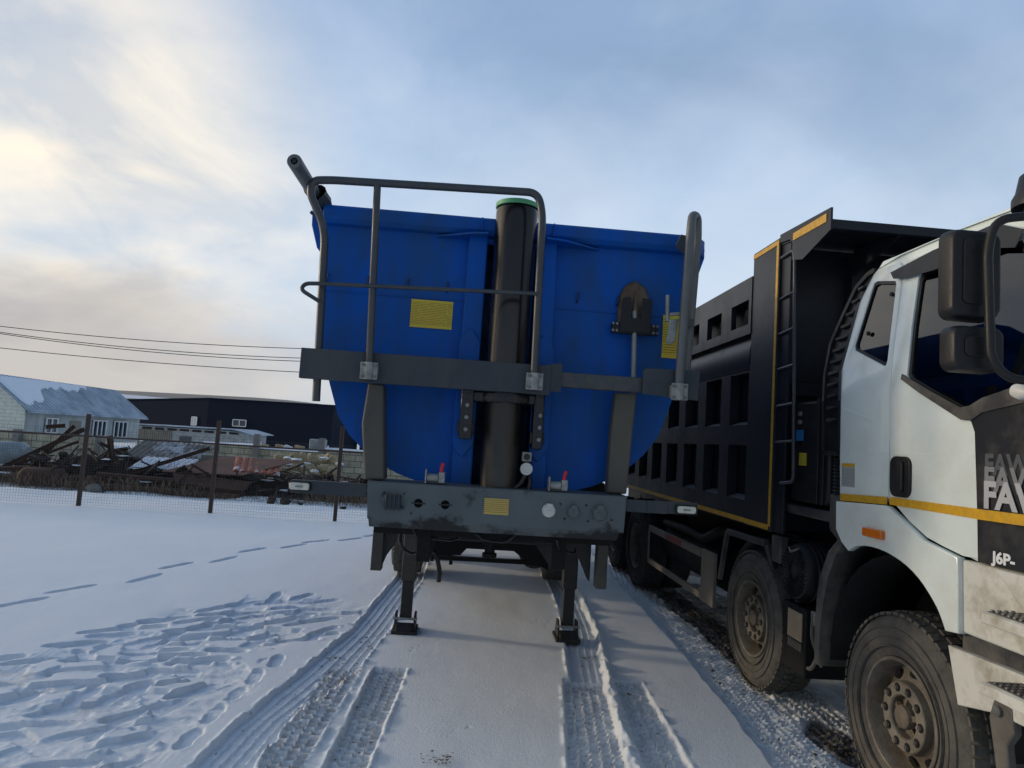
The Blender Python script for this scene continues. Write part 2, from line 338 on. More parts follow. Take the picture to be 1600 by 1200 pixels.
M['dusty_ledge'] = mat('ledge_dust', (.20, .19, .18), .8, 0, .3, 20)
M['orange'] = mat('amber_lens', (.65, .16, .01), .25, 0, .15, 20, coat=.4)
M['glass'] = glass_mat('cab_glass', (.14, .16, .17), .02)
M['glass_dark'] = mat('dark_window_glass', (.03, .038, .048), .06, 0, .3, 2, spec=.8)
M['seat'] = mat('seat_cloth', (.03, .03, .032), .9)
M['beige'] = mat('beige_plate', (.36, .29, .20), .7, 0, .15, 8, dirt=(.22, .17, .11), damt=.6, dscale=9)
M['blue_label'] = mat('blue_label', (.03, .18, .42), .5)
M['wood_metal'] = mat('shovel_handle', (.30, .30, .28), .5, .3, .2, 20)
M['blade'] = mat('shovel_blade_steel', (.20, .155, .11), .5, .4, .35, 9, dirt=(.10, .06, .035), damt=.8, dscale=6, dthr=.5, bump=.2)
def yellow_print(name, base, line, scale_z, duty=.45, axis=2, colx=18, red=False, reflective=False):
    """yellow label with rows of small print"""
    m = bpy.data.materials.new(name); m.use_nodes = True; nt = m.node_tree; N = nt.nodes.new; L = nt.links.new; b = nt.nodes['Principled BSDF']
    tc = N('ShaderNodeTexCoord'); sp = N('ShaderNodeSeparateXYZ'); L(tc.outputs['Generated'], sp.inputs[0])
    def m_(op, a, bb):
        k = N('ShaderNodeMath'); k.operation = op
        for i, v in enumerate((a, bb)):
            if v is None: continue
            if isinstance(v, (int, float)): k.inputs[i].default_value = v
            else: L(v, k.inputs[i])
        return k.outputs[0]
    rows = m_('LESS_THAN', m_('FRACT', m_('MULTIPLY', sp.outputs[2], scale_z), None), duty)
    n = N('ShaderNodeTexNoise'); n.inputs['Scale'].default_value = 1.0; n.inputs['Detail'].default_value = 2
    cb = N('ShaderNodeCombineXYZ'); L(m_('MULTIPLY', sp.outputs[axis-2 if axis > 2 else 0], colx), cb.inputs[0]); L(m_('MULTIPLY', sp.outputs[1], colx), cb.inputs[1]); L(m_('FLOOR', m_('MULTIPLY', sp.outputs[2], scale_z), None), cb.inputs[2]); L(cb.outputs[0], n.inputs['Vector'])
    words = m_('GREATER_THAN', n.outputs[0], .42)
    f = m_('MULTIPLY', rows, words)
    edge = m_('MULTIPLY', m_('GREATER_THAN', sp.outputs[2], .08), m_('LESS_THAN', sp.outputs[2], .93)); f = m_('MULTIPLY', f, edge)
    mx = N('ShaderNodeMix'); mx.data_type = 'RGBA'; L(m_('MULTIPLY', f, .62), mx.inputs[0]); mx.inputs[6].default_value = (*base, 1); mx.inputs[7].default_value = (*line, 1)
    n2 = N('ShaderNodeTexNoise'); n2.inputs['Scale'].default_value = 4; n2.inputs['Detail'].default_value = 5; L(tc.outputs['Object'], n2.inputs['Vector'])
    m2 = N('ShaderNodeMix'); m2.data_type = 'RGBA'; m2.blend_type = 'MULTIPLY'; m2.inputs[0].default_value = .35; L(mx.outputs[2], m2.inputs[6]); L(n2.outputs[1], m2.inputs[7])
    L(m2.outputs[2], b.inputs['Base Color']); b.inputs['Roughness'].default_value = .45; return m
M['yellow_sticker'] = yellow_print('yellow_label_print', (.80, .60, .05), (.16, .11, .02), 17)
M['warn_sticker'] = yellow_print('faded_label_print', (.66, .50, .13), (.18, .08, .03), 8, .4)
M['grey_sticker'] = yellow_print('grey_label_print', (.42, .43, .43), (.12, .12, .13), 14)
M['reflect_yellow'] = mat('yellow_tape', (.62, .34, .012), .4, 0, .12, 40, dirt=(.30, .18, .03), damt=.6, dscale=25, dthr=.56, bump=.15, bscale=120)
M['reflect_red'] = mat('red_tape', (.22, .015, .02), .45, 0, .2, 20, dirt=(.12, .07, .06), damt=.5, dscale=12)
M['guard_grey'] = mat('side_guard_grey', (.18, .17, .15), .65, .1, .2, 6, dirt=(.20, .165, .11), damt=.7, dscale=5, dthr=.5, bump=.2)
# far things
M['rust'] = mat('rusty_steel', (.050, .028, .020), .85, 0, .4, 5, dirt=(.10, .045, .025), damt=.8, dscale=3, dthr=.55, bump=.4, bscale=20)
M['rust_dark'] = mat('dark_scrap', (.022, .017, .015), .9, 0, .5, 4, dirt=(.07, .045, .035), damt=.7, dscale=2.5, dthr=.55, bump=.5, bscale=12)
M['rust_sheet'] = mat('rust_sheet', (.17, .095, .07), .8, 0, .2, 3, dirt=(.10, .05, .04), damt=.6, dscale=2)
M['tile_red'] = mat('red_roof_tile', (.30, .09, .045), .7, 0, .3, 6, dirt=(.70, .74, .80), damt=.9, dscale=2.2, dthr=.58, dsoft=.04)
M['grey_tile'] = mat('old_corrugated', (.16, .15, .14), .9, 0, .2, 6, dirt=(.62, .66, .74), damt=.8, dscale=1.6, dthr=.56, dsoft=.06)
M['limestone'] = mat('yellow_limestone', (.52, .44, .27), .9, 0, .25, 3, dirt=(.20, .16, .10), damt=.6, dscale=4, bump=.5, bscale=9)
M['snowcap'] = mat('snow_on_things', (.80, .84, .90), .7, 0, .04, 4, bump=.2, bscale=10)
M['conc'] = mat('concrete', (.27, .27, .25), .9, 0, .15, 3, dirt=(.17, .165, .15), damt=.5, dscale=3)
def brick_mat(name, c1, c2, mortar, bw, bh, rough=.9, ms=.012, axes='xz', off=.5):
    m = bpy.data.materials.new(name); m.use_nodes = True; nt = m.node_tree; N = nt.nodes.new; L = nt.links.new; b = nt.nodes['Principled BSDF']
    tc = N('ShaderNodeTexCoord'); sp = N('ShaderNodeSeparateXYZ'); L(tc.outputs['Object'], sp.inputs[0]); cb = N('ShaderNodeCombineXYZ')
    if axes == 'xz': L(sp.outputs[0], cb.inputs[0])
    else: L(sp.outputs[1], cb.inputs[0])
    L(sp.outputs[2], cb.inputs[1])
    br = N('ShaderNodeTexBrick'); L(cb.outputs[0], br.inputs['Vector']); br.inputs['Scale'].default_value = 1; br.inputs['Brick Width'].default_value = bw; br.inputs['Row Height'].default_value = bh
    br.inputs['Mortar Size'].default_value = ms; br.offset = off; br.inputs['Color1'].default_value = (*c1, 1); br.inputs['Color2'].default_value = (*c2, 1); br.inputs['Mortar'].default_value = (*mortar, 1)
    n = N('ShaderNodeTexNoise'); n.inputs['Scale'].default_value = 3; n.inputs['Detail'].default_value = 8; L(tc.outputs['Object'], n.inputs['Vector'])
    m2 = N('ShaderNodeMix'); m2.data_type = 'RGBA'; m2.blend_type = 'OVERLAY'; m2.inputs[0].default_value = .6; L(br.outputs[0], m2.inputs[6]); L(n.outputs[0], m2.inputs[7])
    L(m2.outputs[2], b.inputs['Base Color']); b.inputs['Roughness'].default_value = rough; return m
M['block_yellow'] = brick_mat('yellow_block_wall', (.50, .47, .34), (.42, .39, .28), (.16, .15, .13), .42, .21, ms=.014)
M['block_white'] = brick_mat('white_block_gable', (.74, .76, .64), (.68, .70, .60), (.48, .49, .43), 1.0, .32, ms=.02)
M['block_grey'] = brick_mat('grey_block_wall', (.40, .42, .41), (.35, .37, .36), (.26, .26, .26), .45, .22, ms=.012)
M['plaster'] = mat('grey_plaster', (.46, .49, .47), .9, 0, .10, .8, dirt=(.22, .23, .22), damt=.6, dscale=1.2, streak=True)
M['slate_clad'] = mat('dark_cladding', (.013, .018, .032), .9, 0, .08, .3, spec=.1)
M['light_clad'] = mat('light_cladding', (.17, .18, .21), .9, 0, .05, .3, spec=.1)
M['roof_blue'] = mat('blue_metal_roof', (.17, .24, .30), .5, 0, .12, .7, dirt=(.62, .68, .78), damt=.6, dscale=.45, dthr=.46, dsoft=.12)
M['pvc'] = mat('white_window_frame', (.65, .67, .68), .5)
M['wood_grey'] = mat('weathered_wood', (.24, .22, .17), .9, 0, .25, 4)
M['wire'] = mat('wire_black', (.015, .015, .016), .6)
M['galv_wire'] = mat('galv_mesh_wire', (.09, .085, .08), .6, .2)
M['post_rust'] = mat('fence_post_brown', (.060, .040, .034), .75, 0, .2, 6, dirt=(.09, .05, .035), damt=.6, dscale=6)
M['drygrass'] = mat('dry_stalks', (.15, .12, .085), .95, 0, .3, 5)
M['tank_blue'] = mat('pale_blue_tank', (.22, .27, .29), .6, 0, .2, 4, dirt=(.6, .63, .68), damt=.6, dscale=3, dthr=.6)
# ================================================================ GROUND
def smooth(a, lo, hi):
    t = np.clip((a-lo)/(hi-lo), 0, 1); return t*t*(3-2*t)
def vnoise(x, y, seed=0):
    xi = np.floor(x).astype(np.int64); yi = np.floor(y).astype(np.int64); xf = x-xi; yf = y-yi
    def h(a, b):
        n = (a*374761393 + b*668265263 + seed*1442695041) & 0x7fffffff
        n = ((n ^ (n >> 13))*1274126177) & 0x7fffffff
        return ((n ^ (n >> 16)) & 0xffff)/65535.0
    u = xf*xf*(3-2*xf); v = yf*yf*(3-2*yf)
    return (h(xi, yi)*(1-u)+h(xi+1, yi)*u)*(1-v) + (h(xi, yi+1)*(1-u)+h(xi+1, yi+1)*u)*v - .5
def fbm(x, y, seed=0, oct=4, g=.5):
    s = 0; a = 1; f = 1
    for i in range(oct): s = s + a*vnoise(x*f+i*17.3, y*f-i*9.1, seed+i); a *= g; f *= 2.03
    return s
def terrain(y): return -1.1*smooth(y, 23, 50) - 1.3*smooth(y, 60, 105)
def build_ground():
    xs = [-4.3]
    while xs[-1] < 3.7: xs.append(xs[-1]+.0098)
    st = .0115
    while xs[-1] < 260: st *= 1.09; xs.append(xs[-1]+st)
    lf = [-4.3]; st = .0115
    while lf[-1] > -420: st *= 1.045 if lf[-1] > -16 else 1.12; lf.append(lf[-1]-min(st, 40))
    xs = np.array(lf[::-1][:-1]+xs)
    ys = [3.2]; 
    while ys[-1] < 6.6: ys.append(ys[-1]+.0098)
    st = .0105
    while ys[-1] < 19: st = min(st*1.012, .045); ys.append(ys[-1]+st)
    while ys[-1] < 700: st *= 1.06; ys.append(ys[-1]+st)
    back = [3.2]; st = .0105
    while back[-1] > -60: st *= 1.25; back.append(back[-1]-st)
    ys = np.array(back[::-1][:-1]+ys)
    X, Y = np.meshgrid(xs, ys)
    Z = terrain(Y) + .022*fbm(X*.35, Y*.35, 3, 3) + .008*fbm(X*2.2, Y*1.3, 5, 4)
    # drifts in the near field
    near = (Y < 16) & (X > -9) & (X < 6)
    dirt = np.zeros_like(Z); soil = np.zeros_like(Z); packed = np.zeros_like(Z)
    i0, i1 = np.searchsorted(xs, [-4.6, 3.9]); j0, j1 = np.searchsorted(ys, [3.0, 19])
    x = X[j0:j1, i0:i1]; y = Y[j0:j1, i0:i1]; z = Z[j0:j1, i0:i1]; d = dirt[j0:j1, i0:i1]; so_ = soil[j0:j1, i0:i1]; pk = packed[j0:j1, i0:i1]
    n_f = fbm(x*22, y*22, 21, 3); n_m = fbm(x*7, y*7, 22, 3)
    def P(tab): a = np.array(tab); o = np.argsort(a[:, 0]); a = a[o]; return np.interp(y[:, 0], a[:, 0], a[:, 1])[:, None]
    def track(L, R, y0, y1, depth, kind, e=.014, rim=.012, dirtiness=0.0):
        xl = P(L); xr = P(R); w = xr-xl
        yr = smooth(y, y0-.02, y0+.02)*(1-smooth(y, y1-.02, y1+.02))
        ed = .009*n_f + .008*n_m + .008*fbm(x*2.3, y*2.3, 25, 2)
        m = smooth(x+ed, xl-e*.3, xl+e)*(1-smooth(x+ed, xr-e, xr+e*.3))*yr
        s = (x-xl)/w; h = -depth*m
        if kind == 'lug':
            nr = max(3, int(round(float(w.mean())/.062))); r = s*nr; ri = np.floor(r); g = np.abs(r-ri-.5)
            h = h + m*.017*smooth(g, .34, .45)
            yy = y/.072 + (ri % 2)*.5 + .12*np.sin(ri*3.1) + .10*n_m; fy = yy-np.floor(yy)
            lat = smooth(np.abs(fy-.5), .28, .38); amp = .021*(.85+.9*n_m)
            h = h + m*amp*lat
            h = h + m*.004*n_f
        elif kind == 'rib':
            nr = 5; r = s*nr + .25*vnoise(y*1.7, x*0+3.3, 77); ri = np.floor(r); g = np.abs(r-ri-.5)
            h = h + m*(.013+.006*n_m)*smooth(g, .34, .46) + m*.004*n_f
            yy = y/.05 + ri*.37; fy = yy-np.floor(yy)
            h = h + m*.003*smooth(np.abs(fy-.5), .32, .4)
        elif kind == 'fine':
            nr = 9; r = s*nr; ri = np.floor(r); g = np.abs(r-ri-.5)
            yy = y/.05 + (ri % 2)*.5 + x*1.5; fy = yy-np.floor(yy)
            h = h + m*.018*smooth(np.abs(fy-.5), .22, .4)*(.8+n_m) + m*.007*smooth(g, .34, .46) + m*.010*n_f
        dl = np.exp(-((x-xl+.012)/.016)**2); dr = np.exp(-((x-xr-.012)/.016)**2)
        h = h + yr*rim*(dl+dr)*np.clip(.55+2.4*n_m+1.1*n_f, 0, 1.6)
        z[:] = z + h; pk[:] = np.maximum(pk, m)
        if dirtiness: d[:] = np.maximum(d, m*dirtiness)
    # left pair of the tractor that left (blocky) and the curving ribbed trailer tracks
    track([(3.2, -1.36), (3.85, -1.32), (4.28, -1.28), (4.87, -1.19), (6.41, -.93), (8.84, -.76), (19, -.80)],
          [(3.2, -1.02), (3.83, -1.00), (4.47, -.955), (5.42, -.70), (6.66, -.58), (8.9, -.43), (19, -.42)], 2, 30, .038, 'rib')
    track([(3.2, -1.00), (3.8, -.985), (4.47, -.955), (5.47, -.93)], [(3.2, -.77), (3.83, -.75), (5.52, -.67)], 2, 5.47, .012, 'lug', dirtiness=1.0)
    track([(3.2, -.66), (3.84, -.64), (5.48, -.585)], [(3.2, -.43), (3.86, -.41), (5.48, -.33)], 2, 5.47, .046, 'lug', dirtiness=.7)
    track([(3.2, .80), (5.4, .93), (6.35, 1.03), (7.57, 1.15), (8.7, 1.20), (19, 1.24)], [(3.2, .98), (3.96, 1.07), (5.45, 1.23), (6.6, 1.38), (8.68, 1.52), (19, 1.6)], 5.2, 30, .038, 'rib')
    track([(3.2, .62), (3.95, .70), (5.42, .88)], [(3.2, .98), (3.96, 1.05), (5.42, 1.20)], 2, 5.42, .042, 'lug', dirtiness=.5)
    track([(3.2, 1.08), (3.98, 1.15), (5.42, 1.275)], [(3.2, 1.36), (3.98, 1.43), (5.42, 1.50)], 2, 5.43, .046, 'lug', dirtiness=.5)
    # soft berm pushed up along the right track
    bx = P([(3.2, 1.02), (3.96, 1.095), (5.3, 1.235), (6.6, 1.40), (8.7, 1.54), (12, 1.58)])
    z += .030*np.exp(-((x-bx+.04*n_m)/(.028+.012*n_m))**2)*(1-smooth(y, 7.5, 12))*np.clip(.9+1.3*n_m+.7*n_f, .1, 1.6)
    # the dump truck lane
    lx = P([(3.2, 1.93), (4.03, 1.95), (4.78, 2.01), (6.52, 2.11), (8.04, 2.15), (9.81, 2.22), (15, 2.3)])
    lane = smooth(x+.02*n_m, lx-.01, lx+.02)
    z -= .034*lane
    track([(3.2, 1.97), (4.03, 1.99), (6.52, 2.15), (9.8, 2.26), (15, 2.34)], [(3.2, 2.42), (4.03, 2.44), (6.52, 2.52), (9.8, 2.58), (15, 2.6)], 2, 15, .004, 'fine')
    track([(3.2, 2.48), (15, 2.64)], [(3.2, 2.86), (15, 3.0)], 2, 15, .012, 'lug', dirtiness=.2)
    z += lane*.014*fbm(x*9, y*9, 31, 4)
    sp = fbm(x*1.7, y*1.1, 41, 5) + .9*smooth(x, 2.30, 2.62) - 1.25 + .75*np.exp(-((y-4.45)/.42)**2-((x-2.5)/.22)**2)+.55*np.exp(-((y-5.9)/.8)**2-((x-2.6)/.35)**2)+.55*smooth(y, 6.2, 7.5)*smooth(x, 2.42, 2.55)
    sm = smooth(sp, -.08, .10)*lane
    so_[:] = np.maximum(so_, sm); z -= .008*sm; z += sm*.012*n_f
    # ---- footprints
    def stamp(cx, cy, ang, L, Wd, dep, rim=.35, heel=.85, rr=RNG):
        R = L*.75+.05; a0, a1 = np.searchsorted(xs, [cx-R, cx+R]); b0, b1 = np.searchsorted(ys, [cy-R, cy+R])
        if a1-a0 < 2 or b1-b0 < 2: return
        px = X[b0:b1, a0:a1]-cx; py = Y[b0:b1, a0:a1]-cy; c, s_ = math.cos(ang), math.sin(ang)
        px = px + .010*vnoise(X[b0:b1, a0:a1]*30, Y[b0:b1, a0:a1]*30, 5)
        u = (px*c+py*s_)/(L/2); v = (-px*s_+py*c)/(Wd/2)
        waist = 1-.22*np.exp(-((u+.15)/.28)**2); r = np.sqrt(np.abs(u)**2.6+np.abs(v/waist)**2.4)
        m = 1-smooth(r, .86, 1.04); ring = np.exp(-((r-1.18)/.16)**2)
        zz_ = Z[b0:b1, a0:a1]; base = terrain(Y[b0:b1, a0:a1]) - dep*(1-.25*u*heel)
        Z[b0:b1, a0:a1] = np.where(m > 0, zz_*(1-m)+np.minimum(zz_, base+.006*vnoise(px*60, py*60, 9))*m, zz_) + ring*dep*rim*.34*np.clip(.3+1.6*vnoise(X[b0:b1, a0:a1]*9, Y[b0:b1, a0:a1]*9, 8)+.8*vnoise(X[b0:b1, a0:a1]*40, Y[b0:b1, a0:a1]*40, 18), 0, 1.2)
    poly = np.array([(-4.6, 4.6), (-3.1, 5.1), (-2.95, 5.75), (-2.75, 6.7), (-2.3, 7.2), (-1.75, 7.65), (-1.0, 7.45), (-.93, 6.9), (-1.05, 6.3), (-1.55, 5.6), (-1.42, 4.4), (-1.42, 3.2), (-4.6, 3.2)])
    def inside(px, py):
        c = np.zeros(np.shape(px), bool); n = len(poly)
        for i in range(n):
            x1, y1 = poly[i]; x2, y2 = poly[(i+1) % n]
            if y1 == y2: continue
            k = ((y1 > py) != (y2 > py)) & (px < (x2-x1)*(py-y1)/(y2-y1)+x1); c ^= k
        return c
    wx = x + .30*fbm(x*1.8, y*1.8, 61, 3); wy = y + .30*fbm(x*1.8, y*1.8, 62, 3)
    ins = inside(wx, wy).astype(float)
    for _ in range(3):      # soften the edge of the trampled patch
        for ax in (0, 1):
            k = 4; ins = (np.roll(ins, k, ax)+np.roll(ins, -k, ax)+ins)/3
    tr = fbm(x*3.1+1.2*fbm(x*2, y*2, 63, 2), y*3.4, 64, 4)
    churn = smooth(tr + .5*smooth(-(x+2.2), -1.3, 2.4)*smooth(5.6-y, -1, 2.2), -.02, .12)      # mostly trampled, islands stay smooth
    z += ins*churn*(-.022 + .018*fbm(x*3.4, y*4, 65, 3) + .010*fbm(x*12, y*13, 66, 4))
    d[:] = np.maximum(d, ins*churn*.55*smooth(fbm(x*1.6, y*1.6, 67, 3), -.1, .35))
    pts2 = []
    for path in (((-3.3, 5.35), (-2.6, 5.9), (-1.9, 6.3), (-1.2, 6.9)), ((-3.9, 4.4), (-3.0, 4.9), (-2.2, 5.2), (-1.6, 5.5)), ((-3.6, 3.8), (-2.6, 4.3), (-1.9, 4.6), (-1.5, 5.0)), ((-2.9, 6.2), (-2.3, 6.6), (-1.7, 7.0), (-1.1, 7.1))):
        for (ax_, ay_), (bx_, by_) in zip(path[:-1], path[1:]):
            for k in range(2):
                t_ = k/2; pts2.append((ax_+(bx_-ax_)*t_, ay_+(by_-ay_)*t_+(.10 if k else -.10), math.atan2(by_-ay_, bx_-ax_)))
    for px, py, a in pts2: stamp(px, py, a+random.uniform(-.15, .15), .46, .13, .046, .42)
    rr = random.Random(5); cnt = 0; tries = 0; taken = [(q[0], q[1]) for q in pts2]
    while cnt < 165:
        px = rr.uniform(-4.3, -1.0); py = rr.uniform(3.3, 7.6)
        if not inside(np.array([px]), np.array([py]))[0] or any((px-q[0])**2/.05+(py-q[1])**2/.018 < 1 for q in taken): tries += 1; cnt += (tries % 9 == 0); continue
        taken.append((px, py))
        a = math.radians(rr.choice([28, 35, 22, 60, -20, 205]) + rr.gauss(0, 16))
        if px > -1.62 and py < 5.8: continue
        stamp(px, py, a, rr.uniform(.30, .52), rr.uniform(.10, .14), rr.uniform(.030, .052), .34); cnt += 1
    # single line of dragging steps towards the fence
    pts = [(-5.2, 5.9), (-4.85, 6.0), (-4.55, 6.35), (-4.05, 6.78), (-3.92, 7.4), (-3.49, 8.06), (-3.46, 8.83), (-3.08, 9.39), (-2.95, 10.2), (-2.5, 10.72), (-2.28, 11.25), (-1.80, 11.6), (-1.5, 12.2)]
    for i, (px, py) in enumerate(pts):
        nx = pts[min(i+1, len(pts)-1)]; pv = pts[max(i-1, 0)]; a = math.atan2(nx[1]-pv[1], nx[0]-pv[0]) + (.05 if i % 2 else -.05)
        stamp(px, py, a, .56, .11, .046, .08)
    for i in range(5): stamp(-1.46+.05*i*rr.random(), 4.15+.34*i, 1.5+.2*rr.random(), .3, .11, .035, .3)
    # bird tracks
    def bird(cx, cy, ang, n):
        for k in range(n):
            bxx = cx+math.cos(ang)*k*.085+.012*(-1)**k; byy = cy+math.sin(ang)*k*.085
            for da in (-.6, 0, .6): stamp(bxx+.014*math.cos(ang+da), byy+.014*math.sin(ang+da), ang+da, .045, .012, .010, .3)
    for b in ((-.32, 6.45, .2, 5), (.1, 6.65, .5, 6), (.45, 6.9, .3, 7), (-.35, 5.9, 1.2, 3), (.15, 4.9, .2, 3), (-.2, 4.75, 2.6, 4), (.0, 4.3, .8, 3), (1.7, 4.95, .1, 3), (1.45, 7.3, .3, 4)): bird(*b)
    # ---- snow covered lane behind the fence, ruts running across
    lanem = smooth(Y, 14.1, 14.8)*(1-smooth(Y, 17.4, 18.4))
    Z += lanem*(.05*np.sin(Y*5.3+.35*fbm(X*.4, Y*.4, 71, 2)*6)*.5 + .035*fbm(X*.9, Y*4.5, 72, 3))
    Z += smooth(Y, 15.2, 17.5)*(1-smooth(Y, 26, 30))*.10*fbm(X*.8, Y*.8, 73, 4)
    dirt2 = smooth(fbm(X*.6, Y*.9, 74, 4), .12, .5)*smooth(Y, 16, 17)*(1-smooth(Y, 34, 40)); dirt[:] = np.maximum(dirt, dirt2*.4)
    # ---- twigs and crumbs of earth lying on the snow, as fine soil specks
    sc = smooth(vnoise(x*70, y*70, 91)+.30*vnoise(x*3, y*3, 92), .60, .66)*.55
    near_lane = pk*.5+ins*.25+.05
    so_[:] = np.maximum(so_, sc*np.clip(near_lane*1.6, 0, 1))
    ny, nx = Z.shape
    co = np.stack([X, Y, Z], -1).reshape(-1, 3).astype(np.float32)
    idx = np.arange(ny*nx).reshape(ny, nx); q = np.stack([idx[:-1, :-1], idx[:-1, 1:], idx[1:, 1:], idx[1:, :-1]], -1).reshape(-1, 4)
    me = bpy.data.meshes.new('snow_ground'); me.vertices.add(len(co)); me.vertices.foreach_set('co', co.ravel())
    me.loops.add(q.size); me.loops.foreach_set('vertex_index', q.ravel().astype(np.int32)); me.polygons.add(len(q))
    me.polygons.foreach_set('loop_start', (np.arange(len(q))*4).astype(np.int32))
    me.update(calc_edges=True); me.shade_smooth()
    for nm, arr in (('dirt', dirt), ('soil', soil), ('packed', packed)):
        a = me.attributes.new(nm, 'FLOAT', 'POINT'); a.data.foreach_set('value', arr.ravel().astype(np.float32))
    m = bpy.data.materials.new('snow'); m.use_nodes = True; nt = m.node_tree; N = nt.nodes.new; L = nt.links.new; b = nt.nodes['Principled BSDF']
    tc = N('ShaderNodeTexCoord')
    def nz(scale, det, rough=.6):
        n = N('ShaderNodeTexNoise'); n.inputs['Scale'].default_value = scale; n.inputs['Detail'].default_value = det; n.inputs['Roughness'].default_value = rough; L(tc.outputs['Object'], n.inputs['Vector']); return n.outputs[0]
    def at(nm): a = N('ShaderNodeAttribute'); a.attribute_name = nm; return a.outputs['Fac']
    def m_(op, a, bb, cl=False):
        k = N('ShaderNodeMath'); k.operation = op; k.use_clamp = cl
        for i, v in enumerate((a, bb)):
            if isinstance(v, (int, float)): k.inputs[i].default_value = v
            else: L(v, k.inputs[i])
        return k.outputs[0]
    def mixc(f, a, bb):
        k = N('ShaderNodeMix'); k.data_type = 'RGBA'; L(f, k.inputs[0])
        for i, c in ((6, a), (7, bb)):
            if isinstance(c, tuple): k.inputs[i].default_value = (*c, 1)
            else: L(c, k.inputs[i])
        return k.outputs[2]
    base = mixc(nz(1.3, 6), (.76, .83, .90), (.82, .87, .91))
    dn = m_('MULTIPLY', m_('SUBTRACT', nz(14, 8, .7), .40, True), 3.2, True)
    c1 = mixc(m_('MULTIPLY', m_('MULTIPLY', at('dirt'), dn), .9, True), base, (.36, .30, .24))
    grain = m_('MULTIPLY', m_('SUBTRACT', nz(55, 4, .7), .66, True), 4, True)
    c2 = mixc(m_('MULTIPLY', at('dirt'), grain, True), c1, (.10, .075, .055))
    sn = mixc(nz(30, 5), (.018, .015, .012), (.060, .048, .036))
    c3 = mixc(m_('MULTIPLY', at('soil'), m_('ADD', m_('MULTIPLY', nz(9, 8, .75), 1.9), -.05), True), c2, sn)
    L(c3, b.inputs['Base Color']); b.inputs['Roughness'].default_value = .62; b.inputs['Specular IOR Level'].default_value = .25
    b.inputs['Sheen Weight'].default_value = .15
    bp = N('ShaderNodeBump'); bp.inputs['Distance'].default_value = .006; bp.inputs['Strength'].default_value = .7; L(m_('ADD', nz(160, 3), m_('MULTIPLY', nz(45, 5), .8)), bp.inputs['Height']); L(bp.outputs[0], b.inputs['Normal'])
    me.materials.append(m); o = bpy.data.objects.new('snow_ground', me); COL.objects.link(o); set_tag(o, 'snow covered yard with tyre tracks and trampled footprints', kind='structure')
build_ground()
def crumbs():
    rr = random.Random(77); m = MB()
    lanes = [((-1.02, -.70), 260), ((-.66, -.36), 120), ((-1.3, -.95), 50), ((.72, 1.15), 110), ((1.15, 1.45), 70), ((2.0, 2.9), 420)]
    for (xa, xb), n in lanes:
        for _ in range(n):
            y = 3.5+3.2*rr.random()**1.2; x = rr.uniform(xa, xb)+(y-4)*.09; r = rr.uniform(.0025, .009) if rr.random() < .93 else rr.uniform(.01, .022)
            m.rock((x, y, rr.uniform(-.030, -.012)), r, rr.randrange(99999), (rr.uniform(1, 2), 1, .6), 7)
    for cx0, cy0 in ((-.05, 3.95), (.0, 4.0), (1.2, 5.9), (-.9, 5.6), (2.55, 4.4)):
        for _ in range(26): m.rock((cx0+rr.gauss(0, .05), cy0+rr.gauss(0, .03), .004 if cx0 < 2 else -.03), rr.uniform(.003, .009), rr.randrange(99999), (1.6, 1, .6), 7)
    set_tag(m.build('dirt_crumbs', M['drygrass'], None, smooth=0), 'brown crumbs of earth dropped in the tyre tracks', 'dirt', kind='stuff')
crumbs()
def build_hill():
    P = []
    for j, y in enumerate(np.linspace(260, 900, 26)):
        row = []
        for i, x in enumerate(np.linspace(-900, 700, 90)):
            t = smooth(np.array(y), 260, 620); h = -3.0 + (31-9*float(smooth(np.array(x), -190, -40)))*t*(.92+.10*math.sin(x*.006+1.2)) + 1.6*float(fbm(np.array(x*.012), np.array(y*.012), 8, 3))*float(t)
            row.append((x, y, float(h)))
        P.append(row)
    m = bpy.data.materials.new('hill_grass_and_snow'); m.use_nodes = True; nt = m.node_tree; N = nt.nodes.new; L = nt.links.new; b = nt.nodes['Principled BSDF']
    tc = N('ShaderNodeTexCoord'); n = N('ShaderNodeTexNoise'); n.inputs['Scale'].default_value = .012; n.inputs['Detail'].default_value = 7; mp = N('ShaderNodeMapping'); mp.inputs['Scale'].default_value = (.5, 2.4, 1); L(tc.outputs['Object'], mp.inputs[0]); L(mp.outputs[0], n.inputs['Vector'])
    r = N('ShaderNodeValToRGB'); L(n.outputs[0], r.inputs[0]); e = r.color_ramp.elements; e[0].position = .50; e[0].color = (.27, .24, .215, 1); e[1].position = .56; e[1].color = (.75, .77, .82, 1)
    L(r.outputs[0], b.inputs['Base Color']); b.inputs['Roughness'].default_value = .95
    set_tag(MB().grid(P).build('hills', m, fixn=True, smooth=60), 'low brown hills streaked with snow on the horizon', kind='structure')
build_hill()

# ================================================================ BACKGROUND
def R_(a): return math.radians(a)
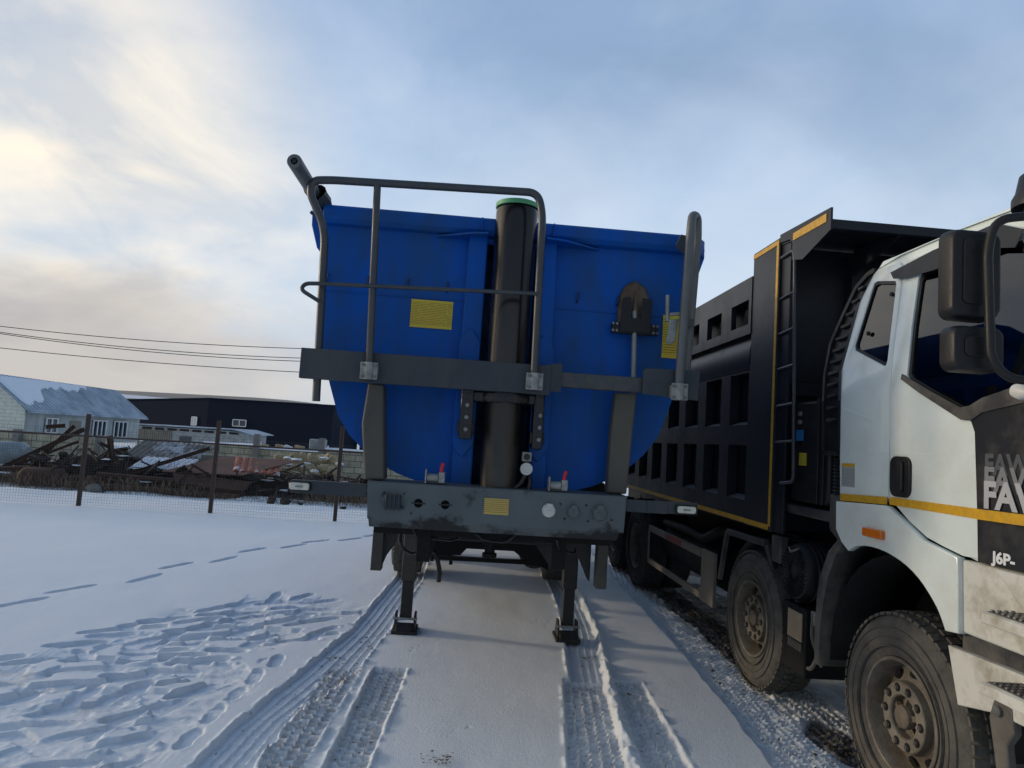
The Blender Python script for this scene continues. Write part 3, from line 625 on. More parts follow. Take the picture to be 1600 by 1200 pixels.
# --- house
def house():
    t = thing('house', 'single storey house with blue grey metal roof and white block gable at left edge', 'house', (-41.8, 72, -1.2))
    MB().box(-45.4, -38.6, 62.15, 83, -1.2, 1.78).build('wall', M['plaster'], t, smooth=0)
    g = MB().prism([(-45.4, -1.2), (-38.6, -1.2), (-38.6, 1.78), (-42.0, 4.62), (-45.4, 1.78)], 'y', 62.0, 62.14).build('gable_wall', M['block_white'], t, smooth=0)
    MB().prism([(-45.4, 1.78), (-38.6, 1.78), (-42.0, 4.62)], 'y', 82.85, 83).build('gable_wall', M['plaster'], t, smooth=0)
    MB().box(-42.6, -41.9, 61.93, 61.99, 2.9, 3.55).build('vent', M['conc'], t, smooth=0)
    rf = MB().prism([(-42.0, 4.78), (-38.05, 1.72), (-38.05, 1.62), (-42.0, 4.64), (-45.95, 1.62), (-45.95, 1.72)], 'y', 61.6, 83.8).build('roof', M['roof_blue'], t, smooth=0)
    rm = MB()
    for k in range(38):
        y = 61.9+k*.58; rm.bar((-38.1, y, 1.775), (-41.95, y, 4.80), .03, .03)
    rm.build('roof_seam', M['roof_blue'], rf, smooth=0)
    sn = MB()      # snow lying on the near upper part of the roof
    rr = random.Random(3); P = []
    for i in range(54):
        y = 62.1+i*.28; low = .86 - .30*(i/53) - .42*float(smooth(np.array(i/53.), .16, .40)) + .14*float(fbm(np.array(i*.28), np.array(1.0), 12, 3))
        low = max(low, .06); row = []
        for k in range(7):
            s_ = .03+(low-.03)*k/6; lift = .12 if 0 < k < 6 and 0 < i < 53 else -.02
            row.append((-42.0+3.95*s_, y, 4.80-3.06*s_+lift))
        P.append(row)
    sn.grid(P).build('roof_snow', M['snowcap'], rf, smooth=60)
    MB().box(-38.12, -38.0, 61.6, 83.8, 1.52, 1.66).build('gutter', M['roof_blue'], t, smooth=0)
    for (y0, y1, n) in ((65.0, 66.7, 2), (72.9, 75.4, 3), (77.1, 79.9, 3)):
        w = MB().box(-38.58, -38.50, y0, y1, -.55 if n == 3 else -.15, 1.05).build('window', M['glass_dark'], t, smooth=0)
        f = MB(); z0 = -.55 if n == 3 else -.15
        f.box(-38.50, -38.42, y0-.1, y1+.1, 1.05, 1.17).box(-38.50, -38.42, y0-.1, y1+.1, z0-.12, z0)
        for k in range(n+1):
            yy = y0+(y1-y0)*k/n; f.box(-38.50, -38.42, yy-.09, yy+.09, z0, 1.05)
        f.build('window_frame', M['pvc'], w, smooth=0)
    MB().box(-38.58, -38.5, 68.9, 70.8, -1.1, .95).build('door', M['wood_grey'], t, smooth=0)
house()
# --- dark warehouse
def warehouse():
    t = thing('warehouse', 'long low dark clad warehouse with two small windows behind the yard', 'warehouse', (-45, 125, -2.4))
    P = [(-57.4, 118, 4.45), (-41, 110, 5.35), (-20.3, 104, 5.35), (-19.5, 124, 5.35), (-48, 136, 4.7)]; n = 5
    MB().add([(x, y, -2.5) for x, y, z in P]+[(x, y, z) for x, y, z in P], [(k, (k+1) % n, n+(k+1) % n, n+k) for k in range(n)]+[(4, 3, 2, 1, 0), (5, 6, 9), (6, 7, 8, 9)]).build('wall', M['slate_clad'], t, smooth=0)
    Q = [(-57.7, 117.9, 4.45), (-41, 109.8, 5.355), (-20.1, 103.8, 5.355), (-19.3, 124.1, 5.355), (-48, 136.3, 4.7)]
    MB().add([(x, y, z+.003) for x, y, z in Q]+[(x, y, z+.16) for x, y, z in Q], [(k, (k+1) % n, n+(k+1) % n, n+k) for k in range(n)]+[(0, 1, 4), (1, 2, 3, 4), (5, 6, 9), (6, 7, 8, 9)]).build('roof', M['slate_clad'], t, smooth=0)
    a = Vector((-41, 110, 0)); b = Vector((-20.3, 104, 0)); c = Vector((-57.4, 118, 0))
    def win(p, q, f, w, z0, z1, lit):
        d = (q-p).normalized(); c_ = p.lerp(q, f); nn = Vector((d.y, -d.x, 0)); nn = nn if nn.y < 0 else -nn
        c_ = c_ + nn*.05; pl = MB(); pl.bar(c_-d*w/2+Vector((0, 0, (z0+z1)/2)), c_+d*w/2+Vector((0, 0, (z0+z1)/2)), .06, z1-z0)
        o = pl.build('window', M['pvc'] if lit else M['glass_dark'], t, smooth=0); f_ = MB(); c_ = c_+nn*.08
        for k in (-.5, 0, .5): f_.bar(c_+d*w*k+Vector((0, 0, z0)), c_+d*w*k+Vector((0, 0, z1)), .14, .08, up=nn)
        for z in (z0, z1): f_.bar(c_-d*w/2+Vector((0, 0, z)), c_+d*w/2+Vector((0, 0, z)), .08, .12)
        f_.build('window_frame', M['pvc'], o, smooth=0)
    win(a, b, .275, 2.3, 1.35, 2.35, False); win(a, c, .135, 1.1, 1.05, 2.35, True)
    MB().box(-19.2, -13.5, 125, 134, 3.1, 5.6).build('upper_wing', M['light_clad'], t, smooth=0)
    MB().box(-19.2, -13.5, 124.9, 134, -2.4, 3.0).build('lower_wing', M['slate_clad'], t, smooth=0)
    MB().box(-19.3, -13.3, 123.5, 134, 3.003, 3.12).build('canopy_snow', M['snowcap'], t, smooth=0)
warehouse()
def shed():
    t = thing('outbuilding', 'low grey block outbuilding with flat lean to roof beside the house', 'shed', (-22, 56, -1.2))
    MB().prism([(-25.6, -1.2), (-17.2, -1.2), (-17.2, 1.0), (-18.4, 1.16), (-25.6, 1.12)], 'y', 55, 60).build('wall', M['block_grey'], t, smooth=0)
    MB().prism([(-25.9, 1.19), (-18.2, 1.24), (-16.7, .92), (-16.7, .98), (-18.2, 1.32), (-25.9, 1.27)], 'y', 54.6, 60.4).build('roof', M['roof_blue'], t, smooth=0)
    g = MB()
    for k in range(8): g.box(-25.3+k*.95, -24.6+k*.95, 54.96, 54.995, .9, 1.06)
    g.build('eaves_opening', M['rust_dark'], t, smooth=0)
    MB().box(-22.4, -21.5, 54.95, 54.99, .15, .5).build('window', M['glass_dark'], t, smooth=0)
    b = MB()
    for k in range(16): b.box(-25.55+k*.16, -25.42+k*.16, 54.9, 54.96, -.8, .85)
    b.build('board_panel', M['wood_grey'], t, smooth=0)
shed()
def wallthing(name, label, segs, y, mat_, cap=False, seed=0, cat='wall', posts=()):
    t = thing(name, label, cat, ((segs[0][0]+segs[-1][1])/2, y, segs[0][2]))
    b = MB(); rr = random.Random(seed)
    for (x0, x1, z0, z1) in segs: b.box(x0, x1, y, y+.22, z0, z1)
    b.build('wall', M[mat_], t, smooth=0, bevel=0)
    if cap:
        c = MB()
        for (x0, x1, z0, z1) in segs:
            P = []
            for i in range(24):
                xx = x0+(x1-x0)*i/23; row = []
                for k in range(5):
                    yy = y-.04+.30*k/4; row.append((xx, yy, z1+(.003 if k in (0, 4) else .05+.05*float(vnoise(np.array(xx*1.3), np.array(float(k)), seed)))))
                P.append(row)
            c.grid(P)
        c.build('snow_cap', M['snowcap'], t, smooth=60)
    for (px, h) in posts: MB().box(px-.09, px+.09, y-.22, y-.02, -.4, h).build('post', M['conc'], t, smooth=0)
wallthing('block_wall', 'unfinished yellow block wall with concrete posts in front of the house', [(-19.5, -14.6, -.2, 1.05), (-14.58, -13.4, -.2, 1.08), (-13.38, -11.2, -.2, 1.05)], 22, 'block_yellow', False, 1, posts=((-13.75, 1.18), (-15.6, 1.2), (-11.3, 1.15)))
wallthing('block_wall', 'snow topped low block wall running behind the boulders towards the trailer', [(-11.1, -9.0, -.3, .98), (-8.98, -7.1, -.3, 1.06), (-7.08, -4.9, -.3, .98), (-4.88, -2.0, -.3, 1.1), (-1.98, 3.5, -.3, 1.05)], 24, 'block_yellow', True, 2, posts=((-7.15, 1.48), (-4.95, 1.48)))
# rubble on top and behind the wall
ORD = ['first','second','third','fourth','fifth','sixth','seventh','eighth','ninth','tenth','eleventh','twelfth','thirteenth','fourteenth','fifteenth','sixteenth']
rr = random.Random(12)
for k in range(14):
    x = -7.5+k*.41+rr.uniform(-.05, .05); s_ = rr.uniform(.09, .18)
    o = MB().obox((x, 24.7+rr.uniform(0, .5), 1.02+s_*.3), (s_*2, s_*1.5, s_), Matrix.Rotation(rr.uniform(-.4, .4), 3, 'Y')).build('building_block', M['limestone'] if k % 3 else M['snowcap'], None, bevel=.02)
    set_tag(o, ('pale yellow' if k % 3 else 'snow covered')+' block on the rubble behind the wall, '+ORD[k]+' from the left', 'block', 'pale blocks heaped behind the wall')
MB_ = MB()
P = [[(-8.2+i*.3, 24.35+j*.35, .6+.42*math.sin(math.pi*min(1, (j+.4)/5))+.10*float(fbm(np.array(i*.5), np.array(j*.7), 4, 3))) for j in range(6)] for i in range(34)]
set_tag(MB_.grid(P).build('rubble_heap', M['conc'], None, smooth=60), 'grey rubble and gravel banked behind the block wall', 'rubble', kind='stuff')
o = MB().box(-5.55, -5.0, 24.6, 25.0, 1.0, 1.42).build('water_tank', M['tank_blue'], None, bevel=.03); set_tag(o, 'pale blue box standing on top of the rubble behind the wall', 'tank')
# --- boulders in front of the wall
rr = random.Random(4)
for tier, (nb, xa, xb, z0, y0) in enumerate(((14, -6.6, -3.7, .12, 22.0), (11, -6.3, -4.0, .45, 22.4), (9, -6.1, -4.2, .76, 22.75))):
    for k in range(nb):
        x = xa+(xb-xa)*(k+.5)/nb+rr.uniform(-.03, .03); s_ = rr.uniform(.15, .27)
        o = MB().rock((0, 0, 0), s_*1.15, k+tier*20, (1.25, .9, .8)).build('boulder', M['limestone'], None, smooth=0, bevel=.012); o.location = (x, y0+rr.uniform(-.15, .15), z0+rr.uniform(-.05, .08))
        o.rotation_euler = (rr.uniform(0, 3), rr.uniform(0, 3), rr.uniform(0, 3)); set_tag(o, 'yellow limestone boulder in the '+['bottom', 'middle', 'top'][tier]+' row of the pile, '+ORD[k]+' from the left', 'boulder', 'yellow boulders piled against the wall')
sp = MB()
for k in range(12):
    x = rr.uniform(-6.3, -4.0); sp.rock((x, 22.0+rr.uniform(-.2, .3), rr.uniform(.25, .95)), rr.uniform(.10, .2), k+90, (1.5, 1, .4))
set_tag(sp.build('snow_patches', M['snowcap'], None, smooth=60), 'patches of snow lying between the yellow boulders', 'snow', kind='stuff')
# --- scrap yard
def debris_mesh(x0, x1, y0, y1, hfun, seed, step=.12):
    P = []
    nx = int((x1-x0)/step); ny = int((y1-y0)/step)
    for i in range(nx+1):
        row = []
        for j in range(ny+1):
            x = x0+(x1-x0)*i/nx; y = y0+(y1-y0)*j/ny
            e = min(1, i/4, (nx-i)/4, j/3, (ny-j)/3); h = hfun(x)*e
            row.append((x, y, -.05+h*(.75+.5*float(fbm(np.array(x*2.1), np.array(y*2.1), seed, 4))+.25*float(vnoise(np.array(x*9), np.array(y*9), seed)))))
        P.append(row)
    return MB().grid(P)
def hprof(x): return float(np.interp(x, [-13, -11.2, -10.4, -9.6, -9.0, -8.4, -7.6, -6.6, -5.6, -4.6, -3.5, -2.4, -.5], [.1, .35, .75, .8, 1.05, .85, .62, .75, .62, .55, .45, .42, .3]))
heap = debris_mesh(-12.6, -.5, 17.4, 21.5, hprof, 9)
rr = random.Random(21)
for k in range(420):      # tangle of rods, strips and offcuts
    x = rr.uniform(-11.8, -1.0); y = rr.uniform(16.9, 20.5); h = hprof(x)*rr.uniform(.1, 1.0); L_ = rr.uniform(.2, 1.1)
    a = rr.uniform(0, 6.28); el = rr.gauss(0, .35); d = Vector((math.cos(a)*math.cos(el), math.sin(a)*math.cos(el), math.sin(el)))
    c = Vector((x, y, max(.04, h))); heap.bar(c-d*L_/2, c+d*L_/2, rr.uniform(.012, .06), rr.uniform(.008, .03), up=(rr.random(), rr.random(), rr.random()))
for k in range(90):
    x = rr.uniform(-11.6, -1.2); y = rr.uniform(17.0, 20); h = hprof(x)*rr.uniform(.2, .95)
    heap.obox((x, y, h), (rr.uniform(.1, .45), rr.uniform(.1, .4), rr.uniform(.01, .08)), Matrix.Rotation(rr.uniform(-.9, .9), 3, 'X') @ Matrix.Rotation(rr.uniform(-.9, .9), 3, 'Y'))
set_tag(heap.build('scrap_heap', M['rust_dark'], None, smooth=0), 'tangled dark heap of rusty scrap metal behind the fence', 'scrap', kind='stuff')
hs = MB()
for k in range(46):
    x = rr.uniform(-11.6, -2.0); y = rr.uniform(17.2, 19.5); hs.rock((x, y, hprof(x)*rr.uniform(.3, .95)+.02), rr.uniform(.04, .17), k, (1.9, 1, .22), 12)
set_tag(hs.build('snow_remnants', M['snowcap'], None, smooth=60), 'scraps of snow caught on the scrap heap', 'snow', kind='stuff')
beams = [((-11.35, 17.3, .18), (-9.62, 17.9, 1.36), .10, 'long rusty steel beam sloping up from left to the tallest fence post'),
         ((-10.75, 17.6, .25), (-9.98, 18.1, 1.44), .09, 'steep brown steel beam crossing behind the long sloping beam'),
         ((-10.35, 17.5, 1.36), (-9.95, 17.6, 1.42), .09, 'short crosspiece on top of the steep crossed beams'),
         ((-10.9, 17.4, .40), (-9.8, 18.0, 1.05), .06, 'thin rusty angle iron lying under the crossed beams'),
         ((-10.9, 17.2, .05), (-10.15, 17.5, .80), .04, 'narrow pale strip of steel leaning on the left scrap beams'),
         ((-8.9, 18, .35), (-9.15, 18.1, 1.25), .10, 'pointed broken steel post standing on the scrap heap'),
         ((-9.3, 18, 1.05), (-8.75, 18.2, .75), .07, 'short tilted steel bar beside the pointed broken post'),
         ((-8.2, 17.4, .35), (-6.5, 17.9, 1.08), .09, 'dark beam rising to the second fence post above the grating'),
         ((-6.6, 17.0, .72), (-5.1, 16.9, .02), .05, 'thin rusty rail slanting down into the snow right of the second post')]
for i, (a, b, w, lab) in enumerate(beams):
    m_b = MB(); a, b = Vector(a), Vector(b); d = (b-a).normalized(); u = Vector((0, 0, 1)); s_ = d.cross(u).normalized(); uu = s_.cross(d)
    m_b.bar(a, b, w, w*.18).bar(a+uu*w*.9, b+uu*w*.9, w, w*.18).bar(a+uu*w*.45, b+uu*w*.45, w*.16, w*.72)
    set_tag(m_b.build('steel_beam', M['rust'], None, smooth=0), lab, 'steel beam', 'rusty steel beams on the scrap heap')
pipes = [((-9.3, 16.7, .12), (-5.3, 16.75, .05), .085, 'long thick rusty pipe lying lowest along the front of the heap'),
         ((-8.7, 16.9, .38), (-5.2, 17.0, .26), .06, 'second rusty pipe stacked on the lowest thick pipe'),
         ((-11.1, 16.95, .18), (-8.3, 17.2, .26), .065, 'rusty pipe behind the round boiler at the left end'),
         ((-11.3, 17.2, .33), (-9.6, 17.3, .45), .06, 'thin pipe on top of the rusty boiler at left')]
for a, b, r, lab in pipes: set_tag(MB().cyl(a, b, r, n=16).build('steel_pipe', M['rust'], None), lab, 'pipe', 'rusty pipes along the scrap heap')
bt = thing('rusty_boiler', 'short rusty brown boiler drum lying in the snow by the first fence post', 'boiler', (-9.9, 16.9, 0))
MB().lathe([(0, -.52), (.16, -.50), (.235, -.42), (.25, -.36), (.25, .36), (.235, .42), (.16, .5), (0, .52)], (-9.95, 16.95, .20), (1, .08, 0), 32).build('drum', M['rust'], bt)
MB().cyl((-9.7, 16.95, .42), (-9.7, 16.95, .52), .06, n=14).build('filler_neck', M['rust'], bt)
o = MB().grid([[(-7.35+.0+1.0*u+1.1*v, 17.2+.9*v-.1*u, .50+.02*u+.40*v) for v in (0, .5, 1)] for u in (0, .5, 1, 1.5, 2)]).build('rust_sheet', M['rust_sheet'], None, smooth=0)
md = o.modifiers.new('solid', 'SOLIDIFY'); md.thickness = .02
set_tag(o, 'large flat brown rusty metal sheet leaning on the heap by the second post', 'metal sheet')
o = MB().grid([[(-7.0+1.9*u, 17.0, .50-.10*u), (-6.8+1.6*u, 16.75, .30-.1*u), (-6.6+1.35*u, 16.9, -.05)] for u in (0, .5, 1)]).build('curved_sheet', M['rust'], None, smooth=0)
md = o.modifiers.new('solid', 'SOLIDIFY'); md.thickness = .02; set_tag(o, 'bent dark rusty sheet propped under the flat brown sheet', 'metal sheet')
def tiled(name, c, du, dv, n, k, mat_, lab, amp=.03):
    c, du, dv = Vector(c), Vector(du), Vector(dv); nn = du.cross(dv).normalized()
    if nn.z < 0: nn = -nn
    P = [[c+du*(i/n)+dv*(j/12)+nn*(amp*abs(math.sin(i/n*math.pi*k))+(.02*((j*4/12) % 1))) for j in range(13)] for i in range(n+1)]
    o = MB().grid(P).build(name, M[mat_], None, smooth=30); md = o.modifiers.new('solid', 'SOLIDIFY'); md.thickness = .012; set_tag(o, lab, 'roof sheet')
tiled('tile_roof_sheet', (-5.65, 17.2, .62), (1.15, -.1, -.05), (-.25, .9, .30), 60, 7, 'tile_red', 'red tiled roof sheet with snow lying on the heap right of the second post')
tiled('corrugated_sheet', (-8.9, 18.2, .72), (1.9, .2, -.06), (.1, 1.1, .46), 90, 14, 'grey_tile', 'domed grey corrugated roof sheet dusted with snow on top of the heap')
tiled('corrugated_sheet', (-8.3, 17.5, .50), (1.3, .1, .0), (.15, .55, .28), 70, 9, 'snowcap', 'snow covered corrugated sheet in front of the domed grey one')
o = MB().box(-7.0, -5.3, 18.6, 18.7, .35, .92).build('concrete_slab', M['conc'], None, bevel=.02); set_tag(o, 'grey slab standing behind the brown sheet and red tiles', 'slab')
for i, (x, y, s_, lab) in enumerate([(-4.45, 16.35, .12, 'dark clod of earth left of its neighbour in the snow beside the trailer'), (-4.1, 16.3, .11, 'dark round clod just left of the third fence post'), (-3.75, 16.25, .06, 'smallest dark clod beside the round ones'), (-2.7, 15.9, .07, 'flat dark clod right of the third fence post')]):
    o = MB().rock((0, 0, 0), s_*1.2, i+3, (1.2, 1, .8)).build('earth_clod', M['rust_dark'], None, smooth=0, bevel=.008); o.location = (x, y, s_*.5); set_tag(o, lab, 'clod', 'dark clods on the snow behind the fence')
o = MB().rock((-8.55, 16.55, .08), .2, 44, (1.2, .8, .7)).build('boulder', M['conc'], None, smooth=0, bevel=.01); set_tag(o, 'grey rock at the left end of the thick pipe', 'boulder')
o = MB().lathe([(0, -.7), (.3, -.66), (.42, -.5), (.42, .5), (.3, .66), (0, .7)], (-12.6, 19.5, .48), (1, .1, 0), 28).build('storage_tank', M['tank_blue'], None); set_tag(o, 'pale rounded storage tank at the left edge behind the fence', 'tank')
set_tag(MB().box(-13.6, -11.75, 18.3, 18.9, 0, .33).build('metal_crate', M['tank_blue'], None, bevel=.03), 'pale blue metal crate on the snow under the storage tank', 'crate')
set_tag(MB().bar((-3.8, 17.6, .25), (-1.6, 17.3, .1), .5, .28).build('dark_bundle', M['rust_dark'], None, bevel=.05), 'dark bundle of sheet metal at the right end of the heap beside the trailer', 'scrap bundle')
# dry stalks and a bare bush at the right end
g = MB(); rr = random.Random(31)
for k in range(1700):
    x = rr.uniform(-12, -1.2); y = rr.uniform(16.3, 17.1) if rr.random() < .75 else rr.uniform(17.5, 20); z = 0 if y < 17.3 else hprof(x)*.7; h = rr.uniform(.1, .38)
    if -6 < x < -3.6 and y < 17.0: h *= .4
    p = Vector((x, y, z)); q = p+Vector((rr.gauss(0, .09), rr.gauss(0, .05), h)); g.tube([p, (p+q)/2+Vector((rr.gauss(0, .02), 0, 0)), q], .0045, 3)
set_tag(g.build('dry_weeds', M['drygrass'], None, smooth=0, fixn=False), 'dry brown weeds sticking up around the scrap heap', 'weeds', kind='stuff')
def bush(x, y, z, R, H, n, seed, lab):
    t = thing('bare_bush', lab, 'bush', (x, y, z)); rr = random.Random(seed); b = MB(); tw = MB()
    for k in range(n):
        a = rr.uniform(0, 6.28); r = rr.uniform(.2, 1)*R; p = Vector((x+.1*math.cos(a), y+.1*math.sin(a), z)); q = Vector((x+r*math.cos(a), y+r*math.sin(a), z+H*rr.uniform(.6, 1)))
        m_ = p.lerp(q, .5)+Vector((0, 0, .12*H)); b.tube([p, m_, q], .05*H/3, 4)
        for j in range(10):
            s_ = m_.lerp(q, rr.random()); tw.tube([s_, s_+Vector((rr.gauss(0, .22), rr.gauss(0, .2), rr.uniform(.05, .35)))*H/2.2], .014*H/2.5, 3)
    b.build('stem', M['drygrass'], t, fixn=False); tw.build('twigs', M['rust_dark'], t, fixn=False)
bush(-9.2, 84, -1.2, 2.6, 3.2, 60, 1, 'dark bare bush beside the right end of the warehouse'); bush(-5.8, 80, -1.2, 2.6, 3.4, 60, 2, 'dark bare bush just behind the left side of the blue tipper')
# --- wire mesh fence
def fence():
    t = thing('wire_fence', 'brown post and wire mesh fence across the snowy yard', 'fence', (-4.9, 13.9, 0))
    xs = [-14.9, -12.4, -9.93, -7.44, -4.93, -2.5, 0.0, 2.5]; hs = [1.8, 1.8, 1.8, 1.79, 1.83, 1.88, 1.8, 1.8]
    for x, h in zip(xs, hs):
        MB().box(x-.035, x+.035, 13.87, 13.93, -.05, h).build('post', M['post_rust'], t, bevel=.006)
    r = MB()
    for i in range(len(xs)-1): r.cyl((xs[i], 13.95, 1.33+.008*i), (xs[i+1], 13.95, 1.338+.008*i), .017, n=8)
    r.build('rail', M['post_rust'], t)
    m = MB(); x = -14.9
    while x < 2.5: m.bar((x, 13.862, .02), (x, 13.862, 1.50), .0022, .0022); x += .052
    z = .03
    while z < 1.5: m.bar((-14.9, 13.86, z), (2.5, 13.86, z), .0022, .0022); z += .052
    m.build('wire_mesh', M['galv_wire'], t, smooth=0, fixn=False)
fence()
# --- overhead lines (sagging between poles that stand outside the picture)
wires = [([(-60, 8.4), (-26.84, 6.40), (-21.31, 6.21), (-15.72, 6.22), (-10.04, 6.37), (30, 9.0)], 'topmost of the overhead power lines left of the blue tipper'),
         ([(-60, 8.1), (-26.79, 6.06), (-21.26, 5.75), (-15.67, 5.70), (-9.99, 5.81), (30, 8.6)], 'second overhead power line from the top'),
         ([(-60, 8.0), (-26.78, 5.98), (-21.25, 5.63), (-15.65, 5.53), (-9.97, 5.63), (30, 8.3)], 'third overhead power line, running close under the second'),
         ([(-60, 7.0), (-26.68, 5.17), (-21.18, 4.98), (-15.59, 4.95), (-9.92, 4.99), (30, 6.8)], 'lowest thick overhead power line above the house')]
for pts, lab in wires:
    a = np.array(pts); fx = np.linspace(-55, 25, 60)
    co = np.polyfit(a[1:5, 0], a[1:5, 1], 2); z = np.polyval(co, fx)
    set_tag(MB().tube([(x, 40, zz) for x, zz in zip(fx, z)], .021, 6).build('power_line', M['wire'], None), lab, 'power line', 'overhead lines above the houses')
# ================================================================ TIPPER TRAILER
def wheel_parts(parent, loc, side, steer, tyre_mat, rim_mat, r=.54, w=.30, lugs=10, rear=False, snow=False):
    """wheel with its outer face towards side*X at loc (hub centre on the outer face plane)"""
    s = side; ax = (-s, 0, 0)       # inwards
    o = loc; b = MB(); R0 = .292
    rm = MB()
    if not rear:      # front pattern: disc bulges outwards
        prof = [(.298, .02), (.300, .004), (.292, -.004), (.284, .0), (.276, .02), (.273, .100), (.264, .117), (.200, .086), (.180, .070), (.175, .030), (.169, .024), (.112, .024), (.106, .032), (.104, .078), (.0, .084)]
        rm.lathe(prof, o, ax, 60); d0 = .024; cr = (.205, .262)
    else:             # dual pattern: deep dish
        prof = [(.298, .02), (.300, .004), (.292, -.004), (.284, .0), (.276, .02), (.270, .12), (.255, .14), (.215, .165), (.185, .18), (.12, .18)]
        rm.lathe(prof, o, ax, 60); d0 = .18; cr = (.205, .255)
    wl = rm.build('wheel', rim_mat, parent, fixn=True, smooth=30, loc=Vector(loc)-wloc(parent))
    prof = [(R0, .035), (R0+.012, .012), (R0+.045, .004), (R0+.10, -.012), (R0+.145, -.016), (r-.065, -.006), (r-.035, .008), (r-.012, .030), (r, .055),
            (r+.003, w*.3), (r+.004, w*.5), (r+.003, w*.7), (r, w-.055), (r-.012, w-.03), (r-.035, w-.008), (r-.10, w+.012), (R0+.05, w), (R0, w-.035), (R0-.01, w*.5), (R0, .035)]
    b.lathe(prof, o, ax, 72)
    n = 56       # tread blocks
    for k in range(n):
        for j, (t0, t1) in enumerate(((.012, .075), (.085, .140), (.160, .215), (.225, w-.012))):
            a0 = 2*math.pi*(k+(.5 if j % 2 else 0))/n; da = 2*math.pi/n*.36; vs = []
            for rr_ in (r-.012, r+.014 - (.010 if j in (0, 3) else 0)):
                for tt in (t0, t1):
                    for aa in (a0-da, a0+da):
                        vs.append((o[0]-s*tt, o[1]+math.cos(aa)*rr_, o[2]+math.sin(aa)*rr_))
            b.add(vs, [(4, 5, 7, 6), (0, 1, 5, 4), (2, 3, 7, 6), (0, 2, 6, 4), (1, 3, 7, 5)])
    for k in range(3):   # sidewall rings
        b.lathe([(R0+.055+.05*k, -.006), (R0+.058+.05*k, -.0185), (R0+.062+.05*k, -.0185), (R0+.065+.05*k, -.006)], o, ax, 72)
    b.build('tyre', tyre_mat, wl, fixn=True, smooth=35)
    for k in range(10):      # ventilation openings read as dark oval holes
        a = 2*math.pi*(k+.5)/10; rc = .226; t = (.098 if not rear else .157); c = Vector((o[0]-s*(t-.004), o[1]+math.cos(a)*rc, o[2]+math.sin(a)*rc))
        nrm_ = Vector((s, math.cos(a)*.45, math.sin(a)*.45)).normalized() if not rear else Vector((s, .5*math.cos(a), .5*math.sin(a))).normalized()
        MB().cyl(c-nrm_*.02, c+nrm_*.011, .030, n=20).build('vent_hole', M['black_grease'], wl)
    for k in range(lugs):
        a = 2*math.pi*k/lugs; c = Vector((o[0]-s*d0, o[1]+math.cos(a)*.145, o[2]+math.sin(a)*.145)); d = Vector((s, 0, 0))
        nt_ = MB().cyl(c-d*.002, c+d*.0035, .0225, n=16).cyl(c+d*.0036, c+d*.018, .0135, n=6).cyl(c+d*.0181, c+d*.023, .008, n=8).build('wheel_nut', M['black_grease'], wl, smooth=30, fixn=False)
        nt_.data.materials.append(M['rim'])
        for i_, pg in enumerate(nt_.data.polygons): pg.material_index = 1 if i_ >= 18 else 0
    hb = MB()
    if not rear:
        hb.lathe([(.064, .080), (.064, .035), (.058, .018), (.044, .008), (.0, .003)], o, ax, 36)
        for k in range(5):
            a = 2*math.pi*k/5+.4; hb.bar((o[0]-s*.045, o[1]+.055*math.cos(a), o[2]+.055*math.sin(a)), (o[0]-s*.060, o[1]+.100*math.cos(a), o[2]+.100*math.sin(a)), .026, .03)
    else:
        hb.lathe([(.112, d0+.006), (.108, d0+.035), (.085, d0+.045)], o, ax, 36)
        hb.lathe([(.085, d0+.05), (.082, d0+.01), (.070, d0-.05), (.055, d0-.06), (.0, d0-.065)], o, ax, 32)
    hb.build('hub', M['hub'], wl, smooth=30)
    bk = MB().lathe([(.0, w*.75), (.27, w*.75), (.27, w*.8)], o, ax, 30).build('brake_drum', M['dark_frame'], wl)
    return wl
